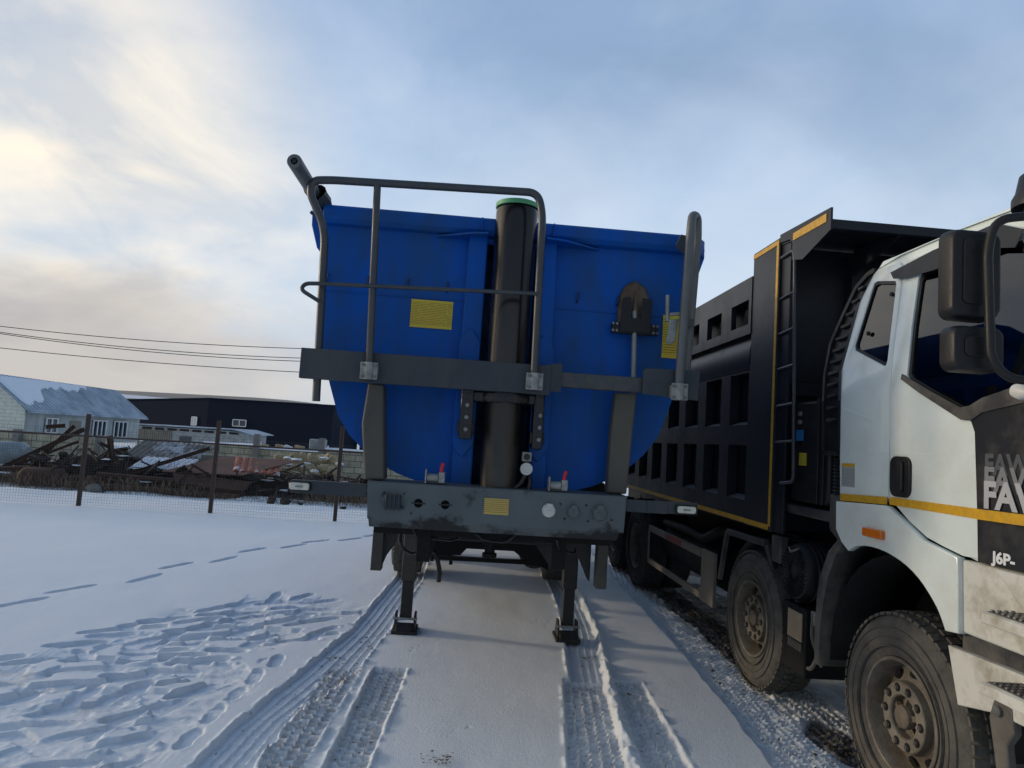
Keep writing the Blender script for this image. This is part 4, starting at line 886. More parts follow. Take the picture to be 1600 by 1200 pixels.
def trailer():
    T = thing('tipper_trailer', 'blue half round tipper semi trailer parked on landing legs with front platform', 'semi trailer', (.213, 6.5, 0))
    XC = .213
    # --- body
    half = [(1.235, 3.14), (1.225, 2.75), (1.19, 2.34), (1.155, 2.20), (1.12, 2.09), (1.05, 1.89), (.965, 1.77), (.87, 1.68), (.76, 1.60), (.64, 1.545), (.50, 1.50)]
    prof = [(XC-a, z) for a, z in half] + [(XC+a, z) for a, z in half[::-1]]
    b = MB()
    slot = [(.05, 1.505), (.42, 1.505), (.42, 3.10), (.05, 3.10)]
    plate(b, [prof[0], *prof[1:]], [slot], 'y', 4.45, .02)
    body = b.build('tipper_body', M['blue'], T, smooth=30)
    sh = MB()      # shell going back, with outward bow ribs
    outer = [Vector((x, 0, z)) for x, z in prof]
    rows = []
    for y in (4.47, 6, 8, 10, 12.6): rows.append([(p.x, y, p.z) for p in outer])
    sh.grid(rows)
    rows2 = [[(XC+(p.x-XC)*.985, y, p.z+.012) for p in outer] for y in (4.47, 12.6)]; sh.grid(rows2)
    sh.add([(x, 12.6, z) for x, z in prof], [tuple(range(len(prof)))])
    for yy in (5.6, 7.3, 9.0, 10.7, 12.3):
        for i in range(len(prof)-1):
            p, q = prof[i], prof[i+1]
            def off(r): dx, dz = r[0]-XC, r[1]-2.4; l = math.hypot(dx, dz); return (r[0]+dx/l*.05, r[1]+dz/l*.05)
            a, c = off(p), off(q); sh.add([(p[0], yy-.06, p[1]), (q[0], yy-.06, q[1]), (c[0], yy-.05, c[1]), (a[0], yy-.05, a[1]), (p[0], yy+.06, p[1]), (q[0], yy+.06, q[1]), (c[0], yy+.05, c[1]), (a[0], yy+.05, a[1])], [(0, 1, 2, 3), (4, 5, 6, 7), (2, 3, 7, 6)])
    sh.build('body_shell', M['blue'], T, smooth=30)
    # recess for the ram
    rc = MB().box(.03, .05, 4.472, 4.80, 1.5, 3.12).box(.42, .44, 4.472, 4.80, 1.5, 3.12).box(.03, .44, 4.80, 4.82, 1.5, 3.12).box(.03, .44, 4.472, 4.80, 3.10, 3.12)
    rc.build('ram_recess', M['blue_grimy'], T, smooth=0)
    # rim around the top
    rim = MB(); P = [(4.585, 3.262), (4.385, 3.258), (4.368, 3.235), (4.375, 3.175), (4.405, 3.145), (4.452, 3.138), (4.585, 3.138)]
    rim.prism(P, 'x', -1.03, 1.455)
    for s in (-1, 1):
        Q = [(XC+s*1.20, 3.262), (XC+s*1.328, 3.262), (XC+s*1.335, 3.20), (XC+s*1.332, 3.135), (XC+s*1.285, 2.985), (XC+s*1.235, 2.93), (XC+s*1.225, 3.0)]
        rim.prism(Q, 'y', 4.50 if s > 0 else 4.46, 12.65)
    # chamfered corner gusset, right end
    rim.add([(1.455, 4.385, 3.258), (1.455, 4.375, 3.16), (1.545, 4.50, 3.262), (1.548, 4.50, 3.135), (1.455, 4.6, 3.258), (1.455, 4.6, 3.14)], [(0, 1, 3, 2), (0, 2, 4), (1, 3, 5), (2, 3, 5, 4)])
    rim.build('top_rim', M['blue'], T, bevel=.006, smooth=25)
    # posts, gussets, seams and hooks on the front wall
    ps = MB()
    ps.prism([(-.085, 1.50), (.048, 1.50), (.048, 3.13), (-.075, 3.13)], 'y', 4.375, 4.449)
    ps.build('post', M['blue'], T, bevel=.008, smooth=30); ps = MB()
    ps.prism([(.422, 1.50), (.525, 1.50), (.51, 3.13), (.422, 3.13)], 'y', 4.375, 4.449)
    ps.build('post', M['blue'], T, bevel=.008, smooth=30)
    MB().prism([(-.30, 4.44), (-.06, 4.30), (.045, 4.27), (.045, 4.44)], 'z', 3.118, 3.130).build('gusset', M['blue'], T, smooth=0)
    MB().prism([(.80, 4.44), (.56, 4.30), (.425, 4.27), (.425, 4.44)], 'z', 3.118, 3.130).build('gusset', M['blue'], T, smooth=0)
    for xa in (0, .475): MB().box(xa, xa+.008, 4.352, 4.372, 3.16, 3.25).build('rim_tab', M['blue'], T, smooth=0)
    for xa, xb in ((XC-1.215, -.088), (.53, XC+1.215)): MB().box(xa, xb, 4.4435, 4.4495, 2.700, 2.706).build('weld_seam', M['blue'], T, smooth=0)
    for x in (-.98, -.72, -.46, -.20, .67, .94, 1.17):
        MB().tube(fillet([(x, 4.452, 2.755), (x, 4.425, 2.76), (x+.004, 4.420, 2.80), (x+.006, 4.430, 2.815)], .012, 3), .0065, 8).build('rope_hook', M['blue_grimy'], T)
    # bracket plates beside the ram
    for x0, x1 in ((-.088, .045), (.400, .525)):
        xm = (x0+x1)/2
        MB().prism([(x0, 2.42), (xm-.012, 2.50), (xm+.012, 2.50), (x1, 2.42), (x1, 1.78), (x1-.02, 1.74), (xm, 1.68), (x0+.01, 1.73), (x0, 1.78)], 'y', 4.350, 4.374).build('bracket_plate', M['blue'], T, bevel=.004)
    for x0, x1, z0 in ((-.05, .030, 1.795), (.405, .470, 1.76)):
        br = MB().box(x0, x1, 4.20, 4.349, z0, 2.11); br.box(x0-.012, x1+.012, 4.23, 4.349, z0+.03, z0+.11)
        k = br.build('trunnion_bracket', M['black_grease'], T, bevel=.008)
        bo = MB()
        for q in range(3): bo.cyl((x0+.04, 4.20, z0+.06+.075*q), (x0+.04, 4.188, z0+.06+.075*q), .013, n=10)
        bo.build('bolt', M['bolt'], k)
    MB().box(-.044, .463, 4.208, 4.55, 2.033, 2.098).build('trunnion_cradle', M['black_grease'], T, bevel=.01)
    MB().lathe([(.150, -.03), (.185, -.03), (.190, -.02), (.190, .02), (.185, .03), (.15, .03)], (.228, 4.33, 2.065), (0, 0, 1), 40).build('trunnion_ring', M['black_grease'], T)
    # telescopic ram
    cy = MB().lathe([(0, 3.315), (.120, 3.312), (.136, 3.300), (.1385, 3.28), (.1385, 2.12), (.1385, 2.10)], (.226, 4.33, 0), (0, 0, 1), 56).build('hydraulic_ram', M['cylinder'], T)
    MB().lathe([(0, .0), (.124, 0), (.1425, -.004), (.1425, -.030), (.139, -.034)], (.226, 4.33, 3.345), (0, 0, 1), 56).build('ram_cap', M['green'], cy)
    MB().lathe([(.139, .02), (.125, 0), (.120, -.01), (.120, -.50), (.116, -.56), (.08, -.58)], (.220, 4.33, 2.06), (0, 0, 1), 48).build('ram_base', M['cyl_low'], cy)
    # valve and hose beside the ram base
    v = MB().box(.355, .415, 4.26, 4.33, 1.68, 1.74); vo = v.build('hose_valve', M['galv'], T, bevel=.004)
    MB().cyl((.385, 4.26, 1.71), (.385, 4.252, 1.71), .02, n=14).build('valve_port', M['black_grease'], vo)
    MB().lathe([(0, 0), (.008, -.004), (.010, .002), (.022, .0), (.024, .006), (.036, .004), (.040, .018), (.034, .03), (.030, .06)], (.385, 4.225, 1.635), (0, 1, 0), 28).build('quick_coupling', M['white_plastic'], vo)
    hz = MB().tube(fillet([(.385, 4.29, 1.70), (.385, 4.285, 1.60), (.36, 4.28, 1.54), (.31, 4.28, 1.50), (.27, 4.3, 1.30)], .05), .020, 10).tube(fillet([(.40, 4.30, 1.62), (.42, 4.28, 1.55), (.40, 4.27, 1.48)], .03), .016, 10)
    hz.build('hydraulic_hose', M['black_grease'], T)
    # labels on the body
    MB().box(-.425, -.150, 4.4425, 4.4493, 2.505, 2.690).build('yellow_label', M['yellow_sticker'], T, smooth=0)
    MB().box(1.262, 1.375, 4.4425, 4.4493, 2.425, 2.715).build('yellow_label', M['yellow_sticker'], T, smooth=0)
    # --- platform beam and columns
    MB().box(-1.035, .49, 4.150, 4.158, 2.098, 2.282).box(-1.035, .49, 4.158, 4.26, 2.274, 2.282).box(-1.035, .49, 4.158, 4.20, 2.098, 2.106).build('platform_beam', M['beam'], T, bevel=.004)
    MB().prism([(.47, 2.126), (.56, 2.122), (.56, 2.302), (.47, 2.290)], 'y', 4.163, 4.172).build('platform_beam', M['beam'], T)
    MB().box(.50, 1.085, 4.185, 4.24, 2.158, 2.252).build('platform_beam', M['beam_worn'], T, bevel=.006)
    MB().prism([(1.07, 2.148), (1.425, 2.128), (1.43, 2.318), (1.085, 2.310), (1.07, 2.295)], 'y', 4.150, 4.158).build('platform_beam', M['beam'], T, bevel=.003)
    deck = MB().box(-.98, .03, 4.20, 4.36, 2.262, 2.270).build('platform_deck', M['beam'], T)
    for sgn, pts in ((0, [(-.625, 2.098), (-.530, 2.098), (-.515, 1.90), (-.480, 1.515), (-.600, 1.515), (-.645, 1.85)]), (1, [(.925, 2.157), (1.065, 2.157), (1.03, 1.515), (.905, 1.515), (.91, 1.85)])):
        MB().prism(pts, 'y', 4.262 if sgn else 4.20, 4.36).build('support_column', M['column'], T, bevel=.012)
    # --- railings
    r = MB(); r.tube(fillet([(-.928, 4.195, 1.965), (-.940, 4.190, 2.30), (-.952, 4.13, 3.02), (-1.055, 4.10, 3.22), (-1.045, 4.10, 3.305), (-.93, 4.10, 3.317), (.335, 4.10, 3.352), (.372, 4.10, 3.22), (.386, 4.12, 2.18)], .10, 8), .0245, 14)
    railing = r.build('railing', M['rail'], T, smooth=60)
    MB().tube([(-.655, 4.10, 3.31), (-.614, 4.12, 2.17)], .0225, 14).build('railing_post', M['rail'], railing)
    MB().tube(fillet([(-.935, 4.12, 2.56), (-1.045, 4.05, 2.615), (-1.035, 4.10, 2.665), (-.94, 4.085, 2.668), (.375, 4.09, 2.712)], .04, 6), .0125, 10).build('railing_bar', M['rail'], railing)
    r = MB().tube(fillet([(1.288, 4.12, 2.17), (1.297, 4.12, 2.5), (1.322, 4.12, 3.24), (1.336, 4.145, 3.315), (1.385, 4.20, 3.322), (1.405, 4.24, 3.20), (1.365, 4.24, 2.25)], .05, 7), .0285, 14)
    r2 = r.build('railing', M['rail_pale'], T, smooth=60)
    MB().box(1.325, 1.39, 4.19, 4.20, 2.60, 2.65).build('spacer_plate', M['rail'], r2)
    MB().prism([(1.27, 3.14), (1.32, 3.09), (1.33, 3.21), (1.30, 3.215)], 'y', 4.25, 4.27).build('stop_plate', M['beam'], T)
    lv = MB().cyl((1.215, 4.18, 2.62), (1.208, 4.18, 2.79), .013, n=12).cyl((1.225, 4.17, 2.665), (1.30, 4.15, 2.672), .012, n=10).prism([(1.222, 2.63), (1.285, 2.64), (1.262, 2.49), (1.232, 2.47), (1.208, 2.485)], 'y', 4.16, 4.172)
    lv.build('tarp_crank', M['galv'], T, bevel=.003)
    for x, z in ((-.612, 2.165), (.388, 2.172), (1.288, 2.172)):
        c = MB().box(x-.052, x+.052, 4.092, 4.100, z-.052, z+.052).lathe([(.030, -.053), (.034, -.053), (.034, .053), (.030, .053)], (x, 4.112, z), (0, 0, 1), 20)
        c.box(x-.052, x-.03, 4.100, 4.149, z-.04, z+.04).box(x+.03, x+.052, 4.100, 4.149, z-.04, z+.04)
        cl = c.build('tube_clamp', M['galv'], T, bevel=.004); bo = MB()
        for sx in (-1, 1):
            for sz in (-1, 1): bo.cyl((x+sx*.038, 4.092, z+sz*.034), (x+sx*.038, 4.082, z+sz*.034), .0095, n=6).cyl((x+sx*.038, 4.082, z+sz*.034), (x+sx*.038, 4.075, z+sz*.034), .005, n=8)
        bo.build('bolt', M['bolt'], cl)
    # --- tarp roll along the left rim
    tr = MB().lathe([(.020, .0), (.040, 0), (.043, .006), (.043, .55), (.036, .56), (.036, 8.6)], (-1.097, 3.85, 3.317), (0, 1, 0), 28)
    roll = tr.build('tarp_roll_tube', M['rail_pale'], T)
    MB().box(-1.108, -1.084, 3.846, 3.90, 3.305, 3.329).build('tube_socket', M['black_grease'], roll)
    tb = MB(); rr = random.Random(2); P = []
    for i in range(60):
        y = 4.32+i*.14; row = []
        for k in range(21):
            a = 2*math.pi*k/20; R = .062*(1+.22*math.sin(a*3+i*.9)+.15*math.sin(i*2.1+a)); row.append((-1.085+R*math.cos(a), y, 3.30+R*math.sin(a)))
        P.append(row)
    tb.grid(P); tb.build('rolled_tarp', M['beam'], T, smooth=50)
    MB().bar((-1.13, 4.5, 3.30), (-1.09, 4.5, 3.12), .03, .02).bar((-1.13, 4.46, 3.22), (-1.03, 4.46, 3.15), .03, .02).build('tarp_bracket', M['blue_grimy'], T)
    # --- bumper plate
    bm_ = MB(); holes = [circ(-.262, 1.392, .027), circ(-.10, 1.392, .027), [(-.305, 1.388), (-.285, 1.388), (-.285, 1.395), (-.305, 1.395)]]
    holes = [circ(-.262, 1.392, .027), circ(-.10, 1.392, .027)]
    plate(bm_, [(-.575, 1.500), (1.008, 1.505), (1.000, 1.285), (-.560, 1.285)], holes, 'y', 4.166, .010)
    bm_.prism([(4.166, 1.2849), (4.176, 1.2849), (4.235, 1.238), (4.229, 1.229)], 'x', -.553, .972)
    bm_.prism([(4.166, 1.500), (4.172, 1.508), (4.40, 1.512), (4.40, 1.503), (4.176, 1.499)], 'x', -.575, 1.012)
    bp = bm_.build('bumper', M['bumper'], T, smooth=30, bevel=0)
    for x in (-.262, -.10): MB().prism([(x-.042, 1.388), (x+.042, 1.388), (x+.042, 1.396), (x-.042, 1.396)], 'y', 4.1625, 4.1655).build('slot_hole', M['black_grease'], bp, smooth=0)
    MB().box(-.30, -.06, 4.20, 4.21, 1.34, 1.44).build('backing_plate', M['dark_frame'], T)
    MB().box(.135, .285, 4.1615, 4.1655, 1.352, 1.448).build('warning_label', M['warn_sticker'], T, smooth=0)
    def socket(x, z, r, mat_, lid=True):
        s_ = MB().lathe([(r*1.15, .0), (r*1.15, -.012), (r, -.016), (r, -.045), (r*.86, -.052), (0, -.052)], (x, 4.166, z), (0, 1, 0), 24)
        if lid: s_.box(x-r*.5, x+r*.5, 4.110, 4.15, z+r*.7, z+r*1.25)
        so2 = s_.build('trailer_socket', mat_, T, bevel=.003)
        MB().box(x-r*.62, x+r*.62, 4.106, 4.1135, z-r*.14, z+r*.14).cyl((x, 4.1135, z), (x, 4.108, z), r*.3, n=12).build('socket_lid', mat_, so2)
    socket(.530, 1.395, .036, M['white_plastic']); socket(.680, 1.397, .034, M['bumper']); socket(.842, 1.397, .042, M['bumper'])
    s_ = MB().box(-.465, -.365, 4.110, 4.165, 1.355, 1.435)
    for k in range(4): s_.box(-.455+.025*k, -.443+.025*k, 4.100, 4.110, 1.345, 1.44)
    s_.cyl((-.475, 4.15, 1.43), (-.475, 4.166, 1.43), .012).cyl((-.355, 4.15, 1.36), (-.355, 4.166, 1.36), .012)
    s_.build('socket_box', M['beam'], T, bevel=.005)
    bo = MB()
    for x, z in ((-.47, 1.445), (-.35, 1.445), (-.30, 1.33), (.60, 1.44), (.63, 1.35), (.76, 1.44), (.775, 1.345), (.92, 1.36)): bo.cyl((x, 4.166, z), (x, 4.160, z), .007, n=8)
    bo.build('rivet', M['black_grease'], bp)
    # side marker arms
    for x0, x1, z0, z1, lx in ((-1.03, -.577, 1.408, 1.485, -.975), (1.012, 1.462, 1.415, 1.495, 1.385)):
        ar = MB(); 
        if x0 < 0: ar.box(x0, x1, 4.19, 4.20, z0, z1); ar.box(x0, x1, 4.20, 4.23, z1-.008, z1)
        else:
            ar.box(x0, x0+.13, 4.182, 4.192, z0, z1-.004).box(x0+.13, x0+.26, 4.176, 4.1815, z0, z1-.002).box(x0+.26, x1, 4.182, 4.192, z0+.003, z1)
        a_ = ar.build('marker_arm', M['beam'], T, bevel=.003)
        y0 = 4.150 if x0 > 0 else 4.160
        MB().box(lx-.068, lx+.068, y0+.012, 4.182 if x0 > 0 else 4.19, 1.423, 1.477).build('lamp_base', M['black_plastic'], a_, bevel=.008)
        MB().prism(rrect(lx-.058, lx+.058, 1.429, 1.471, .012), 'y', y0, y0+.012).build('marker_lamp', M['lamp_lens'], a_, bevel=.004)
        MB().box(lx-.022, lx+.022, y0-.003, y0-.0005, 1.444, 1.456).build('lamp_reflector', M['galv'], a_)
    # air couplings with red levers
    for x, y in ((-.19, 4.20), (.565, 4.19)):
        c = MB().cyl((x-.035, y, 1.548), (x+.035, y, 1.548), .026, n=18).box(x+.036, x+.075, y-.02, y+.03, 1.52, 1.585).box(x-.045, x-.035, y-.03, y+.03, 1.512, 1.60)
        co = c.build('air_coupling', M['galv'], T, bevel=.004)
        MB().tube([(x+.052, y-.01, 1.585), (x+.052, y-.014, 1.61), (x+.06, y-.02, 1.64)], .0115, 8).build('red_lever', M['red'], co)
        MB().box(x-.05, x+.08, y-.01, y+.05, 1.5135, 1.521).build('coupling_plate', M['beam'], co)
    # --- chassis
    ch = MB()
    for x in (-.27, .60): ch.box(x, x+.09, 4.42, 12.9, 1.0, 1.36)
    ch.box(-.55, .98, 4.43, 4.50, 1.165, 1.25)
    for y in (5.3, 6.35, 7.6, 9.2, 10.5, 11.8): ch.box(-.40, .86, y-.05, y+.05, 1.06, 1.16)
    ch.box(-.40, .84, 6.40, 6.62, .88, 1.10)
    ch.build('chassis', M['dark_frame'], T, bevel=.006)
    k = MB().lathe([(.0, 0), (.05, 0), (.05, -.05), (.035, -.055), (.035, -.11), (.05, -.115), (.05, -.14), (0, -.14)], (.213, 4.75, 1.14), (0, 0, 1), 24); k.build('kingpin', M['dark_frame'], T)
    for s, x0, x1, xw, zb in ((-1, -.565, -.495, -.42, .905), (1, .925, .995, .845, .862)):
        MB().box(x0, x1, 4.55, 4.65, zb, 1.28).build('guard_bracket', M['leg_dusty'], T, bevel=.004)
        w = MB()
        if s < 0: w.prism([(x1, 1.22), (xw+.02, 1.22), (xw+.01, 1.09), (x1+.025, 1.0), (x1, .93)], 'y', 4.60, 4.608)
        else: w.prism([(x0-.02, 1.22), (xw-.09, 1.22), (xw-.07, 1.13), (xw+.04, .90), (x0-.02, .88)], 'y', 4.68, 4.688)
        w.build('gusset', M['leg'], T)
    MB().prism([(.70, 1.30), (1.02, 1.30), (1.02, 1.50), (.95, 1.56), (.80, 1.585), (.70, 1.56)], 'y', 4.60, 4.75).build('frame_bracket', M['dark_frame'], T, bevel=.01)
    # air bellows, tanks, hoses under the frame
    t_ = MB().lathe([(0, -.55), (.10, -.55), (.13, -.50), (.13, .5), (.10, .55), (0, .55)], (-.16, 7.9, .62), (0, 1, 0), 24).build('air_tank', M['dark_frame'], T)
    MB().lathe([(0, -.55), (.12, -.55), (.16, -.50), (.16, .5), (.12, .55), (0, .55)], (.80, 7.75, .64), (0, 1, 0), 24).build('air_tank', M['dark_frame'], T)
    MB().box(-.28, .88, 7.15, 7.23, .535, .575).build('cross_tube', M['dark_frame'], T, bevel=.005)
    MB().prism([(-.30, .60), (.02, .62), (.08, .69), (.56, .69), (.66, .62), (.92, .52), (.92, 1.05), (-.30, 1.05)], 'y', 7.0, 7.05).build('cross_member', M['dark_frame'], T)
    MB().box(-.36, -.02, 8.05, 8.12, .50, .56).box(-.32, -.28, 8.04, 8.10, .36, .55).box(-.10, -.06, 8.04, 8.10, .33, .55).build('hanger', M['dark_frame'], T)
    MB().tube(fillet([(-.40, 4.75, 1.2), (-.405, 4.75, 1.04), (-.33, 4.85, .965), (-.22, 5.2, 1.0), (-.2, 5.6, 1.15)], .07), .012, 8).build('air_hose', M['black_grease'], T)
    MB().tube(fillet([(-.28, 6.2, 1.1), (-.34, 6.25, .85), (-.20, 6.4, .72), (-.16, 6.45, .55), (-.165, 6.45, .46)], .08), .022, 8).build('air_hose', M['black_grease'], T)
    for pts_ in ([(.62, 4.35, 1.20), (.64, 4.40, 1.12), (.78, 4.6, 1.08), (.86, 5.0, 1.13)], [(.10, 4.4, 1.20), (.16, 4.4, 1.16), (.30, 4.42, 1.15), (.36, 4.4, 1.21)], [(-.32, 4.40, 1.26), (-.28, 4.44, 1.15), (-.05, 4.5, 1.13), (.10, 4.8, 1.18)]): MB().tube(fillet(pts_, .05), .008, 8).build('cable', M['black_grease'], T)
    # landing legs
    for s, x in ((-1, -.445), (1, 1.065)):
        L_ = MB().box(x-.066, x+.066, 6.44, 6.57, .455, 1.15).build('landing_leg', M['leg_dusty'] if s < 0 else M['leg'], T, bevel=.008)
        MB().box(x-.052, x+.052, 6.455, 6.555, .10, .5).build('inner_leg', M['leg'], L_, bevel=.006)
        f = MB().box(x-.115, x+.115, 6.36, 6.64, -.02, .022).prism([(6.40, .02), (6.62, .02), (6.55, .165), (6.46, .165)], 'x', x-.098, x-.078).prism([(6.40, .02), (6.62, .02), (6.55, .165), (6.46, .165)], 'x', x+.078, x+.098)
        f.prism([(6.365, .022), (6.43, .022), (6.43, .085)], 'x', x-.078, x+.078)
        f.build('foot', M['leg'], L_, bevel=.004)
        MB().cyl((x-.11, 6.44, .115), (x+.11, 6.44, .115), .011, n=10).build('foot_axle', M['galv'], L_)
        MB().box(x-.10, x-.068, 6.50, 6.52, .62, .72).build('crank_tab', M['leg_dusty'], L_)
    MB().cyl((-.38, 6.5, .86), (1.0, 6.5, .86), .02, n=12).build('cross_shaft', M['leg'], T)
    # axles and wheels
    for y in (9.25, 10.6):
        MB().cyl((-.75, y, .53), (1.42, y, .53), .075, n=18).build('axle', M['dark_frame'], T)
        for s, x in ((-1, -.83), (1, 1.50)):
            wheel_parts(T, (x, y, .53), s, False, M['rubber'], M['rim'], r=.525, w=.36)
            MB().lathe([(.0, -.03), (.12, -.03), (.14, 0), (.14, .1), (.1, .14)], (x-s*.50, y-.25, .78), (0, 0, 1), 18).build('air_bellow', M['dark_frame'], T)
    for x0, x1 in ((-.86, -.42), (1.10, 1.54)):
        P = []
        for k in range(13):
            a = math.radians(18+144*k/12); P.append([(x0, 9.25+.66*math.cos(a), .53+.62*math.sin(a)), (x1, 9.25+.66*math.cos(a), .53+.62*math.sin(a))])
        o = MB().grid(P).build('mudguard', M['black_plastic'], T); md = o.modifiers.new('s', 'SOLIDIFY'); md.thickness = .006
    # tail
    MB().box(-.95, 1.38, 12.7, 12.8, .45, .58).build('rear_bumper', M['dark_frame'], T, bevel=.01)
    return T
TRAILER = trailer()
# shovel clipped to the front wall
def shovel():
    t = thing('shovel', 'round nosed shovel with brown blade up, clipped to the right of the blue front wall', 'shovel', (1.055, 4.40, 2.7))
    P = []; n = 14
    for i in range(n+1):
        v = i/n; z = 2.60+.325*v; hw = .108*(1 if v < .45 else math.sqrt(max(0.0, 1-((v-.45)/.55)**2.0))) + .002
        if v < .1: hw = .098+.1*v
        P.append([(1.055+hw*u, 4.405+.030*(u*u)+(-.010*math.exp(-(u/.18)**2)*(1-v)), z) for u in np.linspace(-1, 1, 13)])
    bl = MB().grid(P).build('blade', M['blade'], t, smooth=60); md = bl.modifiers.new('s', 'SOLIDIFY'); md.thickness = .004
    MB().lathe([(.018, 0), (.020, .10), (.012, .18), (.002, .26)], (1.055, 4.392, 2.60), (0, 0, 1), 14).build('socket', M['blade'], t)
    MB().tube([(1.048, 4.385, 2.712), (1.052, 4.375, 2.62), (1.060, 4.37, 2.30), (1.066, 4.37, 2.12)], .0165, 10).build('handle', M['wood_metal'], t)
shovel()
def clip():
    t = TRAILER
    b = MB()
    b.prism([(.952, 2.565), (1.158, 2.565), (1.158, 2.625), (1.152, 2.79), (1.095, 2.80), (1.085, 2.66), (1.025, 2.66), (1.015, 2.80), (.962, 2.79), (.952, 2.625)], 'y', 4.352, 4.362)
    b.box(.90, 1.21, 4.362, 4.40, 2.555, 2.625); hp = b.build('shovel_holder', M['black_plastic'], t, bevel=.003)
    k = MB()
    for x in (.905, .93, 1.175, 1.20):
        for z in (2.57, 2.615): k.cyl((x, 4.362, z), (x, 4.348, z), .009, n=8)
    k.build('bolt', M['bolt'], hp)
clip()
# ================================================================ DUMP TRUCK
def cx_(z): return 2.39+max(0.0, z-2.2)*.2
def truck():
    T = thing('dump_truck', 'white cab four axle dump truck with black tipping body parked beside the trailer', 'dump truck', (3.63, 5.5, 0))
    XM = 3.63
    def side(off):      # bends a flat side panel to the lean of the cab side
        return lambda p: (cx_(p[2])+(p[0]-2.39)-off, p[1], p[2])
    def mir(mb): mb.v = [(2*XM-x, y, z) for x, y, z in mb.v]; return mb
    # ---------- cab
    qwin = [(3.885, 2.918), (4.08, 2.962), (4.115, 2.955), (4.128, 2.90), (4.185, 2.56), (4.165, 2.525), (3.82, 2.388), (3.795, 2.388), (3.790, 2.42), (3.868, 2.895)]
    dwin = [(3.655, 2.875), (3.645, 2.91), (3.36, 2.935), (3.087, 2.935), (2.93, 2.88), (2.70, 2.50), (2.60, 2.22), (2.62, 2.185), (2.812, 2.15), (2.977, 2.115), (3.06, 2.085), (3.105, 2.078), (3.15, 2.105), (3.545, 2.278), (3.575, 2.31), (3.625, 2.6)]
    outline = [(4.135, 3.06), (4.10, 3.10), (2.95, 3.10), (2.62, 2.80), (2.42, 2.30), (2.30, 1.95), (2.26, 1.45), (2.30, 1.385), (3.03, 1.385), (3.20, 1.42), (3.40, 1.50), (3.62, 1.585), (3.70, 1.60), (4.178, 1.572), (4.198, 1.99), (4.202, 2.2), (4.272, 2.40), (4.23, 2.86)]
    def shrink(P, k):
        cxm = sum(p[0] for p in P)/len(P); cym = sum(p[1] for p in P)/len(P); return [(cxm+(a-cxm)*k, cym+(b-cym)*k) for a, b in P]
    for mirror in (False, True):
        b = MB(); plate(b, outline, [qwin, dwin], 'x', 2.39, .03, side(0))
        if mirror: mir(b)
        b.build('cab_side', M['white_cab'], T, bevel=.010, smooth=40)
        # door skin proud of the side, with its own window opening
        dw2 = shrink(dwin, 1.02)
        door = [(3.828, 2.985), (3.80, 3.02), (3.10, 3.02), (2.90, 2.93), (2.66, 2.50), (2.54, 2.22), (2.46, 1.95), (2.42, 1.50), (2.45, 1.425), (3.113, 1.405), (3.25, 1.43), (3.363, 1.455), (3.505, 1.52), (3.63, 1.60), (3.672, 1.64), (3.682, 1.986), (3.688, 2.2), (3.735, 2.42)]
        d = MB(); plate(d, door, [dw2], 'x', 2.378, .012, side(0), bev=.004)
        if mirror: mir(d)
        door_o = d.build('door', M['white_cab'], T, smooth=40)
        # body-side skin behind the door with the quarter window, leaving a dark shut line
        q = [(3.841, 2.985), (3.88, 3.03), (4.10, 3.045), (4.14, 3.02), (4.232, 2.856), (4.272, 2.40), (4.204, 2.2), (4.200, 1.99), (4.18, 1.60), (3.70, 1.622), (3.694, 1.986), (3.700, 2.2), (3.748, 2.42)]
        d = MB(); plate(d, q, [shrink(qwin, 1.02)], 'x', 2.379, .011, side(0), bev=.004)
        if mirror: mir(d)
        qp = d.build('rear_corner_panel', M['white_cab'], T, smooth=40)
        for (P, par, nm) in ((qwin, qp, 'quarter_window'), (dwin, door_o, 'door_window')):
            g = MB(); plate(g, P, [], 'x', 2.394, .005, side(0))
            if mirror: mir(g)
            g.build(nm, M['glass'], par, smooth=0)
            s_ = MB(); plate(s_, P, [shrink(P, .955 if nm[0] == 'd' else .93)], 'x', 2.384, .009, side(0))
            if mirror: mir(s_)
            s_.build('window_seal', M['black_plastic'], par, smooth=0)
        if not mirror:
            for y, z in ((3.90, 2.84), (4.06, 2.62)): MB().cyl((cx_(z)-.004, y, z), (cx_(z)-.016, y, z), .014, n=14).build('window_bolt', M['black_plastic'], qp)
    # dark front quarter: lower window corner, decal area
    decal = [(3.006, 1.392), (3.008, 1.45), (3.012, 1.60), (3.032, 1.985), (3.055, 2.035), (3.105, 2.075), (3.05, 2.085), (2.977, 2.113), (2.60, 2.16), (2.49, 2.0), (2.44, 1.8), (2.42, 1.45), (2.50, 1.392)]
    d = MB(); plate(d, decal, [], 'x', 2.366, .008, side(0)); dc = d.build('door_decal', M['decal_dark'], T, smooth=0)
    d = MB(); plate(d, [(3.60, 2.285), (3.60, 2.315), (3.12, 2.105), (3.06, 2.110), (2.98, 2.143), (2.60, 2.22), (2.55, 2.20), (2.60, 2.13), (2.98, 2.075), (3.05, 2.04), (3.115, 2.045)], [], 'x', 2.3585, .006, side(0)); d.build('window_sill', M['mud_plastic'], T, smooth=0)
    # lettering on the decal (facing -X, reading towards the front of the truck)
    def letter(txt, size, y0, z0, mt, name='lettering', bold=.004, x=2.3630, sx=1.0, par=dc):
        v, f = text_mesh(txt, size, .0022, bold); m_ = MB(); m_.add([(x-w, y0-u*sx, z0+t) for u, t, w in v], f); return m_.build(name, mt, par, smooth=0)
    letter('FAW', .128, 2.968, 1.795, M['decal_grey1'], bold=.0045, sx=.90, x=2.3640)
    letter('FAW', .148, 2.968, 1.722, M['decal_grey2'], bold=.005, sx=.92, x=2.3610)
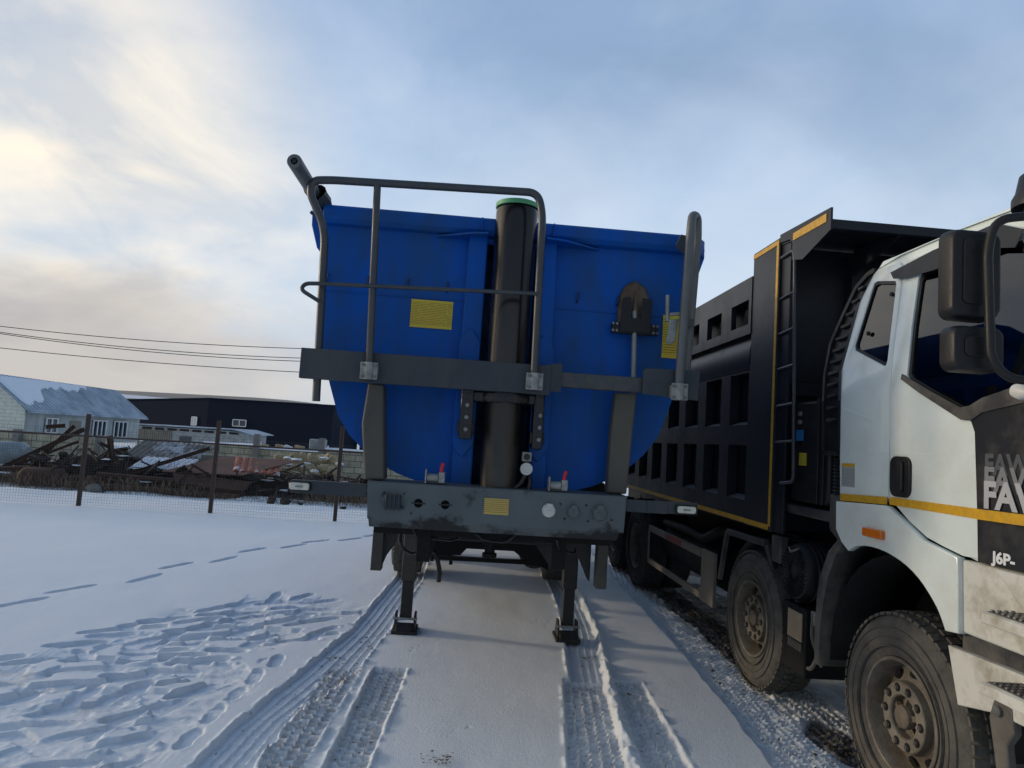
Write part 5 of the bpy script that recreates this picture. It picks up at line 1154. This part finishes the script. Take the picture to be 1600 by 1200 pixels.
    letter('FAW', .165, 2.968, 1.645, M['decal_grey3'], bold=.006, sx=1.0, x=2.3580)
    letter('J6P-', .068, 2.915, 1.408, M['decal_white'], bold=.0025, sx=1.15, x=2.3630)
    # yellow reflective tape along the cab
    tp = MB().prism([(4.172, 1.566), (4.174, 1.608), (3.694, 1.628), (3.694, 1.585)], 'x', 2.370, 2.3735)
    tp.build('reflective_tape', M['reflect_yellow'], T, smooth=0)
    MB().prism([(3.672, 1.588), (3.672, 1.630), (3.02, 1.632), (3.02, 1.585)], 'x', 2.3705, 2.374).build('reflective_tape', M['reflect_yellow'], T, smooth=0)
    MB().prism([(3.02, 1.585), (3.02, 1.632), (2.30, 1.640), (2.30, 1.593)], 'x', 2.3535, 2.357).build('reflective_tape', M['reflect_yellow'], T, smooth=0)
    # pressed crease, handle, sticker, lamp
    MB().prism([(4.18, 2.155), (4.18, 2.147), (3.86, 2.055), (3.84, 2.052), (3.86, 2.066)], 'x', 2.3725, 2.3755).build('panel_crease', M['white_cab'], T, smooth=0)
    MB().prism([(4.185, 1.868), (4.185, 1.862), (3.70, 1.868), (3.70, 1.874)], 'x', 2.3735, 2.3758).build('panel_crease', M['white_cab'], T, smooth=0)
    MB().prism([(3.67, 1.874), (3.67, 1.868), (3.04, 1.872), (3.04, 1.878)], 'x', 2.3725, 2.3748).build('panel_crease', M['white_cab'], T, smooth=0)
    hd = MB(); plate(hd, rrect(3.492, 3.655, 1.640, 1.855, .045), [], 'x', 2.362, .012, bev=.003); h_ = hd.build('door_handle', M['black_plastic'], door_o)
    MB().prism(rrect(3.53, 3.575, 1.665, 1.83, .02), 'x', 2.343, 2.362).build('grip', M['black_plastic'], h_ if False else door_o, bevel=.006)
    MB().prism([(4.165, 1.655), (4.168, 1.780), (4.025, 1.782), (4.022, 1.657)], 'x', 2.3735, 2.376).build('info_label', M['grey_sticker'], T, smooth=0)
    MB().prism([(4.168, 1.780), (4.169, 1.800), (4.025, 1.802), (4.025, 1.782)], 'x', 2.3735, 2.376).build('info_label', M['reflect_yellow'], T, smooth=0)
    # roof, rear wall, front, floor
    P = []
    for i, y in enumerate([4.14, 4.10, 3.9, 3.4, 3.0, 2.85, 2.70]):
        zc = [3.02, 3.085, 3.11, 3.115, 3.10, 3.03, 2.90][i]; row = []
        for k in range(17):
            u = -1+2*k/16; xx = XM+u*1.078; drop = .07*abs(u)**6; row.append((xx, y, zc+.055*(1-u*u)-drop*.4))
        P.append(row)
    P.append([(p[0], 2.62, 2.78) for p in P[-1]])
    MB().grid(P).build('roof', M['white_cab'], T, smooth=60, fixn=False)
    MB().prism([(4.155, 1.40), (4.178, 2.2), (4.245, 2.40), (4.205, 2.86), (4.115, 3.075), (4.095, 3.075), (4.185, 2.86), (4.225, 2.4), (4.158, 2.2), (4.135, 1.4)], 'x', 2.575, 4.685).build('rear_wall', M['white_cab'], T, smooth=0)
    MB().prism([(4.125, 1.40), (4.148, 2.2), (4.215, 2.40), (4.175, 2.86), (4.085, 3.075), (4.08, 3.075), (4.168, 2.86), (4.208, 2.4), (4.14, 2.2), (4.118, 1.4)], 'x', 2.575, 4.685).build('rear_lining', M['seat'], T, smooth=0)
    fr = MB(); fr.prism([(2.30, .62), (2.17, .70), (2.16, 1.30), (2.24, 1.95), (2.36, 2.13), (2.42, 2.13), (2.42, .62)], 'x', 2.43, 4.83); fr.build('front_panel', M['white_cab'], T, bevel=.02)
    g = MB().grid([[(2.45, 2.37, 2.14), (4.81, 2.37, 2.14)], [(2.58, 2.66, 2.86), (4.68, 2.66, 2.86)]]); g.build('windscreen', M['glass'], T, fixn=False)
    gr = MB()
    for k in range(5): gr.box(2.75, 4.51, 2.13, 2.17, 1.20+.14*k, 1.28+.14*k)
    gr.build('grille', M['black_plastic'], T, bevel=.01)
    for x in (2.62, 4.64): MB().box(x-.16, x+.16, 2.13, 2.18, .82, 1.0).build('headlight', M['lamp_lens'], T, bevel=.02)
    MB().box(2.43, 4.83, 2.38, 4.10, 1.36, 1.40).build('cab_floor', M['dark_frame'], T)
    # interior: seats, dash, wheel, door lining
    for x in (2.85, 4.15):
        MB().box(x-.24, x+.24, 3.30, 3.85, 1.75, 1.90).prism([(3.78, 1.88), (3.98, 2.62), (4.07, 2.62), (3.95, 1.85)], 'x', x-.23, x+.23).build('seat', M['seat'], T, bevel=.05)
        MB().box(x-.13, x+.13, 3.96, 4.05, 2.64, 2.82).build('headrest', M['seat'], T, bevel=.04)
    MB().box(2.46, 4.80, 2.42, 2.82, 1.5, 2.08).build('dashboard', M['seat'], T, bevel=.05)
    st = MB(); st.tube([(2.9+.24*math.cos(a), 3.0+.16*math.sin(a), 2.16+.13*math.sin(a)) for a in np.linspace(0, 2*math.pi, 25)], .018, 8); st.build('steering_wheel', M['seat'], T)
    # wind deflectors
    d = MB(); plate(d, [(3.905, 2.975), (3.86, 2.925), (3.77, 2.905), (3.50, 2.885), (3.10, 2.895), (2.93, 2.85), (2.90, 2.93), (3.09, 3.02), (3.54, 3.01)], [], 'x', 2.345, .005, side(0)); d.build('wind_deflector', M['black_plastic'], T)
    # roof clearance horn
    MB().lathe([(0, .12), (.05, .115), (.09, .08), (.105, .0), (.12, -.03), (.12, -.07)], (2.55, 2.86, 3.095), (0, 0, 1), 24).build('roof_beacon', M['black_plastic'], T)
    # mirrors
    YM = 2.62
    for x0, x1, z0, z1, dx in ((1.925, 2.145, 2.420, 2.800, 0), (1.935, 2.160, 2.205, 2.395, 0)):
        h = MB(); P = []
        for i in range(9):      # shell bulging forward, mirror glass faces the rear
            t = i/8; ph = t*math.pi/2; yy = YM+.06-.08*math.sin(ph); k = .86+.14*math.cos(ph)**.6 if ph < 1.5 else .86
            ring = rrect(x0+(1-k)*(x1-x0)/2, x1-(1-k)*(x1-x0)/2, z0+(1-k)*(z1-z0)/2, z1-(1-k)*(z1-z0)/2, .042*k, 5); P.append([(a, yy, b) for a, b in ring]+[(ring[0][0], yy, ring[0][1])])
        h.grid(P); last = P[-1][:-1]; h.add(last, [tuple(range(len(last)))])
        mo = h.build('mirror_housing', M['black_plastic'], T, smooth=50)
        MB().prism(rrect(x0+.01, x1-.01, z0+.01, z1-.01, .035), 'y', YM+.055, YM+.062).build('mirror_glass', M['glass_dark'], mo)
        MB().prism(rrect(x0+.048, x1-.075, z0+.06, z1-.045, .022), 'y', YM-.028, YM-.019).build('mirror_back_panel', M['black_plastic'], mo, bevel=.005)
    MB().tube(fillet([(2.42, 2.50, 2.84), (2.20, 2.50, 2.835), (2.068, 2.545, 2.822), (2.045, 2.56, 2.70), (2.055, 2.56, 2.45), (2.063, 2.56, 2.25), (2.12, 2.54, 2.175), (2.42, 2.46, 2.16)], .06, 6), .018, 12).build('mirror_arm', M['black_plastic'], T, smooth=60)
    MB().box(2.30, 2.40, 2.42, 2.56, 2.79, 2.88).build('mirror_bracket', M['black_plastic'], T, bevel=.02)
    MB().lathe([(0, -.05), (.022, -.045), (.038, -.01), (.030, .03), (0, .04)], (2.350, 2.745, 2.155), (0, 1, .2), 20).build('side_repeater', M['white_plastic'], T)
    # ---------- wheel arch, steps
    arch = [(4.172, 1.555), (3.69, 1.575)]+chaikin([(3.66, 1.573), (3.50, 1.500), (3.36, 1.432)], 2)+[(3.115, 1.388), (3.105, 1.05), (3.185, 1.04)]+chaikin([(3.195, 1.06), (3.245, 1.14), (3.40, 1.265), (3.60, 1.33), (3.80, 1.345), (3.95, 1.325), (4.03, 1.282)], 2)+[(4.10, 1.32), (4.166, 1.388)]
    d = MB(); plate(d, arch, [], 'x', 2.352, .03, bev=.006); d.build('wheel_arch', M['white_cab'], T, smooth=45)
    MB().prism([(3.12, 1.385), (3.12, 1.05), (2.25, 1.05), (2.22, 1.385)], 'x', 2.372, 2.42).build('lower_front_panel', M['white_dirty'], T, bevel=.01)
    MB().prism([(2.90, 1.382), (2.72, 1.222), (2.30, 1.222), (2.30, 1.382)], 'x', 2.355, 2.384).build('step_recess_panel', M['white_dirty'], T, bevel=.008)
    MB().box(2.40, 2.6, 2.35, 3.14, .965, 1.045).build('step_gap', M['mud_plastic'], T)
    d = MB(); plate(d, [(3.185, .962), (3.12, .722), (2.88, .775), (2.30, .78), (2.30, .975)], [], 'x', 2.370, .04, bev=.006); d.build('step_box', M['white_dirty'], T, smooth=45)
    for z0, x0, ya, yb in ((1.190, 2.20, 2.30, 2.765), (.905, 2.20, 2.28, 2.765)):
        s_ = MB(); s_.box(x0, 2.3695, ya, yb, z0, z0+.035).box(x0-.010, x0-.0005, ya+.002, yb-.002, z0-.014, z0+.032)
        so3 = s_.build('step', M['white_dirty'], T, bevel=.005)
        MB().box(x0+.014, 2.3685, ya+.01, yb-.012, z0+.0352, z0+.038).build('step_tread', M['mud_plastic'], so3)
        g = MB()
        for i in range(15):
            for j in range(4): g.cyl((x0+.03+.030*j, ya+.03+.030*i, z0+.038), (x0+.03+.030*j, ya+.03+.030*i, z0+.044), .009, n=6, caps=True)
        g.build('anti_slip_stud', M['bolt'], so3, smooth=0)
    MB().prism([(2.90, .83), (2.80, .82), (2.79, .72), (2.83, .66), (2.80, .40), (2.86, .38), (2.90, .60), (2.93, .74)], 'x', 2.36, 2.40).build('step_bracket', M['mud_plastic'], T, bevel=.008)
    MB().cyl((2.36, 2.87, .785), (2.345, 2.87, .785), .022, n=14).build('step_bolt', M['bolt'], T)
    MB().prism(rrect(3.665, 3.845, 1.392, 1.442, .010), 'x', 2.318, 2.351).build('side_indicator', M['orange'], T, bevel=.005)
    # inner liner of the arch
    P = []
    for k in range(17):
        a = math.radians(-2+184*k/16); P.append([(2.44, 3.66+.70*math.cos(a), .56+.74*math.sin(a)), (2.95, 3.66+.70*math.cos(a), .56+.74*math.sin(a))])
    o = MB().grid(P).build('arch_liner', M['dark_frame'], T, fixn=False); md = o.modifiers.new('s', 'SOLIDIFY'); md.thickness = .008
    MB().box(2.95, 3.0, 2.5, 4.5, .55, 1.36).build('inner_wing', M['dark_frame'], T)
    # rear mudguard strip of the front wheel
    P = []
    for (y, z, w) in [(4.02, 1.345, .02), (4.14, 1.33, .05), (4.25, 1.23, .09), (4.33, 1.08, .095), (4.375, .92, .085), (4.40, .76, .07), (4.405, .60, .055), (4.395, .50, .045)]:
        w *= .62; P.append([(2.375, y+w*.5, z), (2.365, y, z-.004), (2.375, y-w*.6, z-.01), (2.41, y-w*.62, z-.01), (2.62, y-w*.62, z-.01)])
    o = MB().grid(P).build('mudguard', M['mud_plastic'], T, smooth=60); md = o.modifiers.new('s', 'SOLIDIFY'); md.thickness = .012
    MB().prism([(4.17, 1.60), (4.36, 1.60), (4.36, 1.36), (4.20, 1.28), (4.10, 1.33), (4.165, 1.40)], 'x', 2.40, 2.60).build('intake_duct', M['mud_plastic'], T, bevel=.02)
    # ---------- air intake pillar with louvres
    pil = [(4.15, 3.055), (4.22, 3.045), (4.33, 2.98), (4.42, 2.80), (4.50, 2.62), (4.485, 2.40), (4.42, 2.20), (4.40, 1.86), (4.208, 1.86), (4.210, 1.99), (4.214, 2.2), (4.285, 2.40), (4.245, 2.86)]
    d = MB(); plate(d, pil, [], 'x', 2.395, .14, side(0), bev=.0); pl = d.build('air_intake', M['black_plastic'], T, smooth=40, bevel=.012)
    lv = MB(); zs = np.linspace(2.08, 2.96, 12)
    for z in zs:
        yl = float(np.interp(z, [1.86, 2.2, 2.4, 2.62, 2.8, 2.98], [4.385, 4.40, 4.465, 4.475, 4.40, 4.31]))-.03; yr = float(np.interp(z, [1.86, 1.99, 2.4, 2.86, 3.05], [4.205, 4.215, 4.285, 4.245, 4.16]))+.03
        MB().prism([(yl, z-.012), (yr, z-.002), (yr, z+.010), (yl, z+.006)], 'x', cx_(z)-.018, cx_(z)+.02).build('louvre', M['mud_plastic'], pl)
    fr_ = MB()
    for a, bq in zip(pil[:-1], pil[1:]):
        if a[0] < 4.19 and bq[0] < 4.26 and a[1] < 2: pass
        fr_.bar((cx_(a[1])-.006, a[0], a[1]), (cx_(bq[1])-.006, bq[0], bq[1]), .03, .02, up=(1, 0, 0))
    fr_.build('intake_frame', M['black_plastic'], pl)
    bl = MB(); pr = []
    for k in range(25): pr.append((.082+(.014 if k % 2 else 0), -.0115*k))
    bl.lathe(pr, (2.49, 4.29, 1.86), (0, 0, 1), 28); bl.build('bellows', M['black_plastic'], T, smooth=0)
    # ---------- chassis
    c = MB()
    for x in (3.22, 3.96): c.box(x, x+.08, 2.4, 13.2, .78, 1.06)
    for y in (3.0, 4.6, 6.6, 8.2, 9.7, 11.0, 12.2): c.box(3.22, 4.04, y-.05, y+.05, .82, 1.0)
    c.box(2.62, 4.64, 4.45, 5.10, .62, 1.20)
    c.build('chassis', M['dark_frame'], T, bevel=.006)
    MB().box(3.0, 4.3, 2.9, 4.5, .7, 1.35).build('engine', M['dark_frame'], T, bevel=.05)
    # oil tank standing between cab and body
    tk = MB().prism(rrect(4.50, 5.03, 1.50, 2.235, .05), 'x', 2.47, 3.1).build('oil_tank', M['black_plastic'], T, bevel=.02)
    rb = MB()
    for y in (4.545, 4.62): rb.prism(rrect(y, y+.035, 1.50, 2.25, .012), 'x', 2.455, 3.11)
    rb.build('tank_strap', M['black_plastic'], tk, bevel=.004)
    MB().box(2.4645, 2.468, 4.80, 4.905, 1.765, 1.855).build('tank_label', M['yellow_sticker'], tk, smooth=0)
    MB().box(2.4645, 2.468, 4.855, 4.96, 1.945, 2.025).build('tank_label', M['blue_label'], tk, smooth=0)
    for z in (2.145, 2.085): MB().cyl((2.47, 4.905, z), (2.455, 4.905, z), .018, n=16).build('sight_glass', M['galv'], tk)
    MB().box(2.46, 3.0, 4.45, 5.12, 1.40, 1.47).build('tank_shelf', M['mud_plastic'], T, bevel=.01)
    # air filter
    pr = [(0, .02), (.04, .02), (.06, .0), (.115, -.015)]
    af = MB().lathe([(0, .05), (.055, .045), (.075, .02), (.16, -.012), (.185, .0), (.20, .03), (.205, .06), (.205, .40)], (2.42, 4.83, 1.00), (1, 0, 0), 40)
    for k in range(36):
        a = 2*math.pi*k/36; af.bar((2.425, 4.83+.085*math.cos(a), 1.0+.085*math.sin(a)), (2.405, 4.83+.175*math.cos(a), 1.0+.175*math.sin(a)), .007, .016, up=(1, 0, 0))
    for k in range(8): af.lathe([(.205, .0), (.213, .006), (.213, .016), (.205, .022)], (2.49+.035*k, 4.83, 1.0), (1, 0, 0), 36)
    af.build('air_filter', M['black_plastic'], T, smooth=30)
    MB().tube([(2.40, 4.88, 1.165), (2.388, 4.83, 1.14), (2.40, 4.77, 1.165), (2.395, 4.73, 1.18)], .009, 6).build('filter_clip', M['bolt'], T)
    bx = MB().box(2.40, 2.9, 4.62, 4.97, .32, .78).build('battery_box', M['dark_frame'], T, bevel=.015)
    MB().box(2.385, 2.397, 4.645, 4.845, .555, .745).build('box_lid', M['beige'], bx, bevel=.003)
    g = MB()
    for k in range(7): g.box(2.386, 2.397, 4.65+.028*k, 4.665+.028*k, .49, .545)
    g.build('box_grid', M['mud_plastic'], bx)
    MB().tube(fillet([(2.42, 4.55, .78), (2.40, 4.53, .62), (2.43, 4.49, .52), (2.40, 4.52, .42), (2.42, 4.60, .40)], .05), .014, 8).tube(fillet([(2.43, 4.50, .80), (2.415, 4.50, .60), (2.44, 4.47, .45)], .05), .010, 8).build('air_hose', M['mud_plastic'], T)
    MB().box(2.41, 2.44, 4.49, 4.57, .70, .79).build('valve_block', M['galv'], T, bevel=.006)
    # ---------- dump body
    Y0, Y1 = 5.20, 12.8
    db = MB(); db.box(2.388, 2.43, 5.17, 5.665, 1.235, 3.565)
    pf = db.build('front_corner_post', M['tipper_dark'], T, bevel=.005)
    tape = MB(); tape.box(2.3835, 2.3865, 5.178, 5.215, 1.275, 3.55); tape.box(2.3835, 2.3865, 5.2155, 5.66, 3.513, 3.55); tape.box(2.3835, 2.3865, 5.2155, 5.665, 1.245, 1.285)
    tape.build('reflective_tape', M['reflect_yellow'], T, smooth=0)
    MB().box(2.3935, 2.3965, 5.67, 12.75, 1.245, 1.285).build('reflective_tape', M['reflect_yellow'], T, smooth=0)
    ys = []; y = 5.70
    while y < 12.3: ys.append((y, y+.41)); y += .635
    up = MB(); plate(up, [(5.667, 2.865), (Y1, 2.865), (Y1, 3.37), (5.667, 3.37)], [[(a+.02, 2.955), (b, 2.955), (b, 3.175), (a+.02, 3.175)] for a, b in ys], 'x', 2.380, .05)
    up.build('upper_side_board', M['tipper_dark'], T, smooth=0, bevel=.004)
    MB().box(2.50, 2.53, 5.667, Y1, 2.85, 3.36).build('side_sheet', M['tipper_dark'], T)
    MB().prism([(2.44, 2.862), (2.400, 2.80), (2.385, 2.72), (2.385, 2.60), (2.41, 2.55), (2.50, 2.55), (2.50, 2.862)], 'y', 5.667, Y1).build('side_rail', M['tipper_dark'], T, bevel=.01)
    lo = MB(); holes = []
    for a, b in ys: holes.append([(a, 2.075), (b, 2.075), (b, 2.53), (a, 2.53)]); holes.append([(a, 1.43), (b, 1.43), (b, 1.90), (a, 1.90)])
    plate(lo, [(5.667, 1.235), (Y1, 1.235), (Y1, 2.549), (5.667, 2.549)], holes, 'x', 2.398, .09)
    lo.build('ribbed_side', M['tipper_dark'], T, smooth=0, bevel=.004)
    MB().box(2.50, 2.53, 5.667, Y1, 1.25, 2.56).build('side_sheet', M['tipper_dark'], T)
    lg = MB()
    for a, b in ys:
        for z in (2.077, 1.432): MB().prism([(2.408, z), (2.499, z), (2.499, z+.035)], 'y', a+.003, b-.003).build('ledge', M['dusty_ledge'], T, smooth=0)
    rest = MB().box(4.83, 4.872, 5.17, Y1, 1.235, 3.40).box(2.43, 4.83, 12.75, 12.8, 1.25, 3.3).box(2.53, 4.73, 5.3, 12.75, 1.25, 1.33).box(2.43, 2.50, 5.25, 12.75, 3.372, 3.40)
    rest.build('body_shell', M['tipper_dark'], T, bevel=.005)
    fw = MB().box(2.50, 4.83, 5.20, 5.25, 1.25, 3.50)
    for x in (2.95, 3.45, 3.95, 4.4): fw.box(x, x+.10, 5.10, 5.199, 1.4, 3.45)
    fw.box(2.52, 4.82, 5.12, 5.199, 2.3, 2.40).box(2.432, 2.50, 5.14, 5.25, 1.24, 3.49)
    fw.build('front_wall', M['tipper_dark'], T, bevel=.004)
    cn = MB(); cn.prism([(5.30, 3.555), (5.165, 3.540), (4.41, 3.470), (4.41, 3.405), (4.44, 3.40), (4.46, 3.435), (5.165, 3.50), (5.30, 3.515)], 'x', 2.402, 4.87)
    for x in (2.95, 3.45, 3.95, 4.4): cn.prism([(5.09, 3.493), (4.50, 3.438), (4.6, 3.40), (5.09, 3.28)], 'x', x, x+.02)
    cn.build('canopy', M['tipper_dark'], T, bevel=.003)
    gs = MB().prism([(5.165, 3.585), (4.40, 3.548), (4.40, 3.392), (4.79, 3.285), (4.955, 3.325), (4.955, 3.46), (5.0, 3.50), (5.165, 3.52)], 'x', 2.386, 2.400)
    gs.build('canopy_gusset', M['tipper_dark'], T)
    MB().prism([(4.94, 3.472), (4.455, 3.462), (4.455, 3.522), (4.94, 3.528)], 'x', 2.3818, 2.3848).build('reflective_tape', M['reflect_yellow'], T, smooth=0)
    ld = MB(); ld.tube(fillet([(2.40, 5.155, 3.395), (2.395, 4.93, 3.40), (2.39, 4.83, 1.64), (2.40, 5.05, 1.62)], .06, 6), .013, 10)
    for z in (3.07, 2.79, 2.51, 2.22, 1.94): ld.tube([(2.395, 4.905-.02*(3.4-z)/1.8*2, z), (2.40, 5.155, z-.01)], .010, 8)
    ld.build('ladder', M['rail'], T)
    MB().box(2.41, 2.43, 5.02, 5.169, 1.24, 3.50).build('ladder_backing', M['tipper_dark'], T, bevel=.004)
    # ---------- lower side: guard, tanks, brackets
    sg = MB()
    for z0, z1 in ((.785, .865), (.39, .455)): sg.box(2.385, 2.415, 6.66, 8.6, z0, z1)
    sg.box(2.385, 2.42, 6.32, 6.66, .38, .875).box(2.385, 2.40, 8.56, 8.62, .39, .865)
    sgo = sg.build('side_guard', M['guard_grey'], T, bevel=.006)
    MB().box(2.378, 2.383, 7.30, 7.85, .795, .855).build('red_reflector', M['reflect_red'], sgo)
    MB().box(2.378, 2.383, 6.68, 7.28, .797, .853).build('pale_reflector', M['guard_grey'], sgo)
    MB().lathe([(0, -.95), (.20, -.95), (.25, -.90), (.25, .9), (.20, .95), (0, .95)], (2.75, 7.5, .70), (0, 1, 0), 30).build('fuel_tank', M['dark_frame'], T)
    MB().tube(fillet([(2.52, 8.3, .93), (2.50, 7.4, .96), (2.50, 6.9, .93), (2.50, 6.55, 1.05), (2.55, 6.4, 1.10)], .1), .05, 10).build('exhaust_pipe', M['dark_frame'], T)
    fb = MB().bar((2.42, 6.07, 1.12), (2.42, 5.30, 1.13), .05, .05).bar((2.42, 6.10, 1.12), (2.43, 6.27, .66), .04, .04).bar((2.42, 5.28, 1.12), (2.46, 5.08, .72), .04, .04)
    fb.build('mudguard_bracket', M['mud_plastic'], T, bevel=.005)
    P = []
    for k in range(15):
        a = math.radians(15+150*k/14); P.append([(2.45, 5.45+.64*math.cos(a), .53+.62*math.sin(a)), (2.85, 5.45+.64*math.cos(a), .53+.62*math.sin(a))])
    o = MB().grid(P).build('mudguard', M['black_plastic'], T); md = o.modifiers.new('s', 'SOLIDIFY'); md.thickness = .008
    MB().box(2.40, 2.46, 5.02, 5.17, 1.02, 1.22).build('hinge_block', M['mud_plastic'], T, bevel=.006)
    # ---------- wheels
    for y, zc in ((3.585, .482), (5.47, .512)):
        wheel_parts(T, (2.385, y, zc), -1, True, M['rubber'], M['rim'], r=.528, w=.31)
        wheel_parts(T, (4.875, y, zc), 1, True, M['rubber'], M['rim'], r=.528, w=.31)
        MB().cyl((2.6, y, .525), (4.65, y, .525), .07, n=16).build('axle', M['dark_frame'], T)
    for y in (9.15, 10.5):
        wheel_parts(T, (2.365, y, .525), -1, False, M['rubber_dark'], M['rim'], r=.535, w=.29, rear=True)
        wheel_parts(T, (4.895, y, .525), 1, False, M['rubber_dark'], M['rim'], r=.535, w=.29, rear=True)
        MB().cyl((2.5, y, .525), (4.75, y, .525), .10, n=16).build('axle', M['dark_frame'], T)
        MB().lathe([(.30, 0), (.47, -.01), (.53, .03), (.53, .26), (.47, .3), (.3, .29)], (2.70, y, .525), (1, 0, 0), 48).build('inner_tyre', M['rubber_dark'], T)
    return T
truck()
print('objects', len(S.objects))
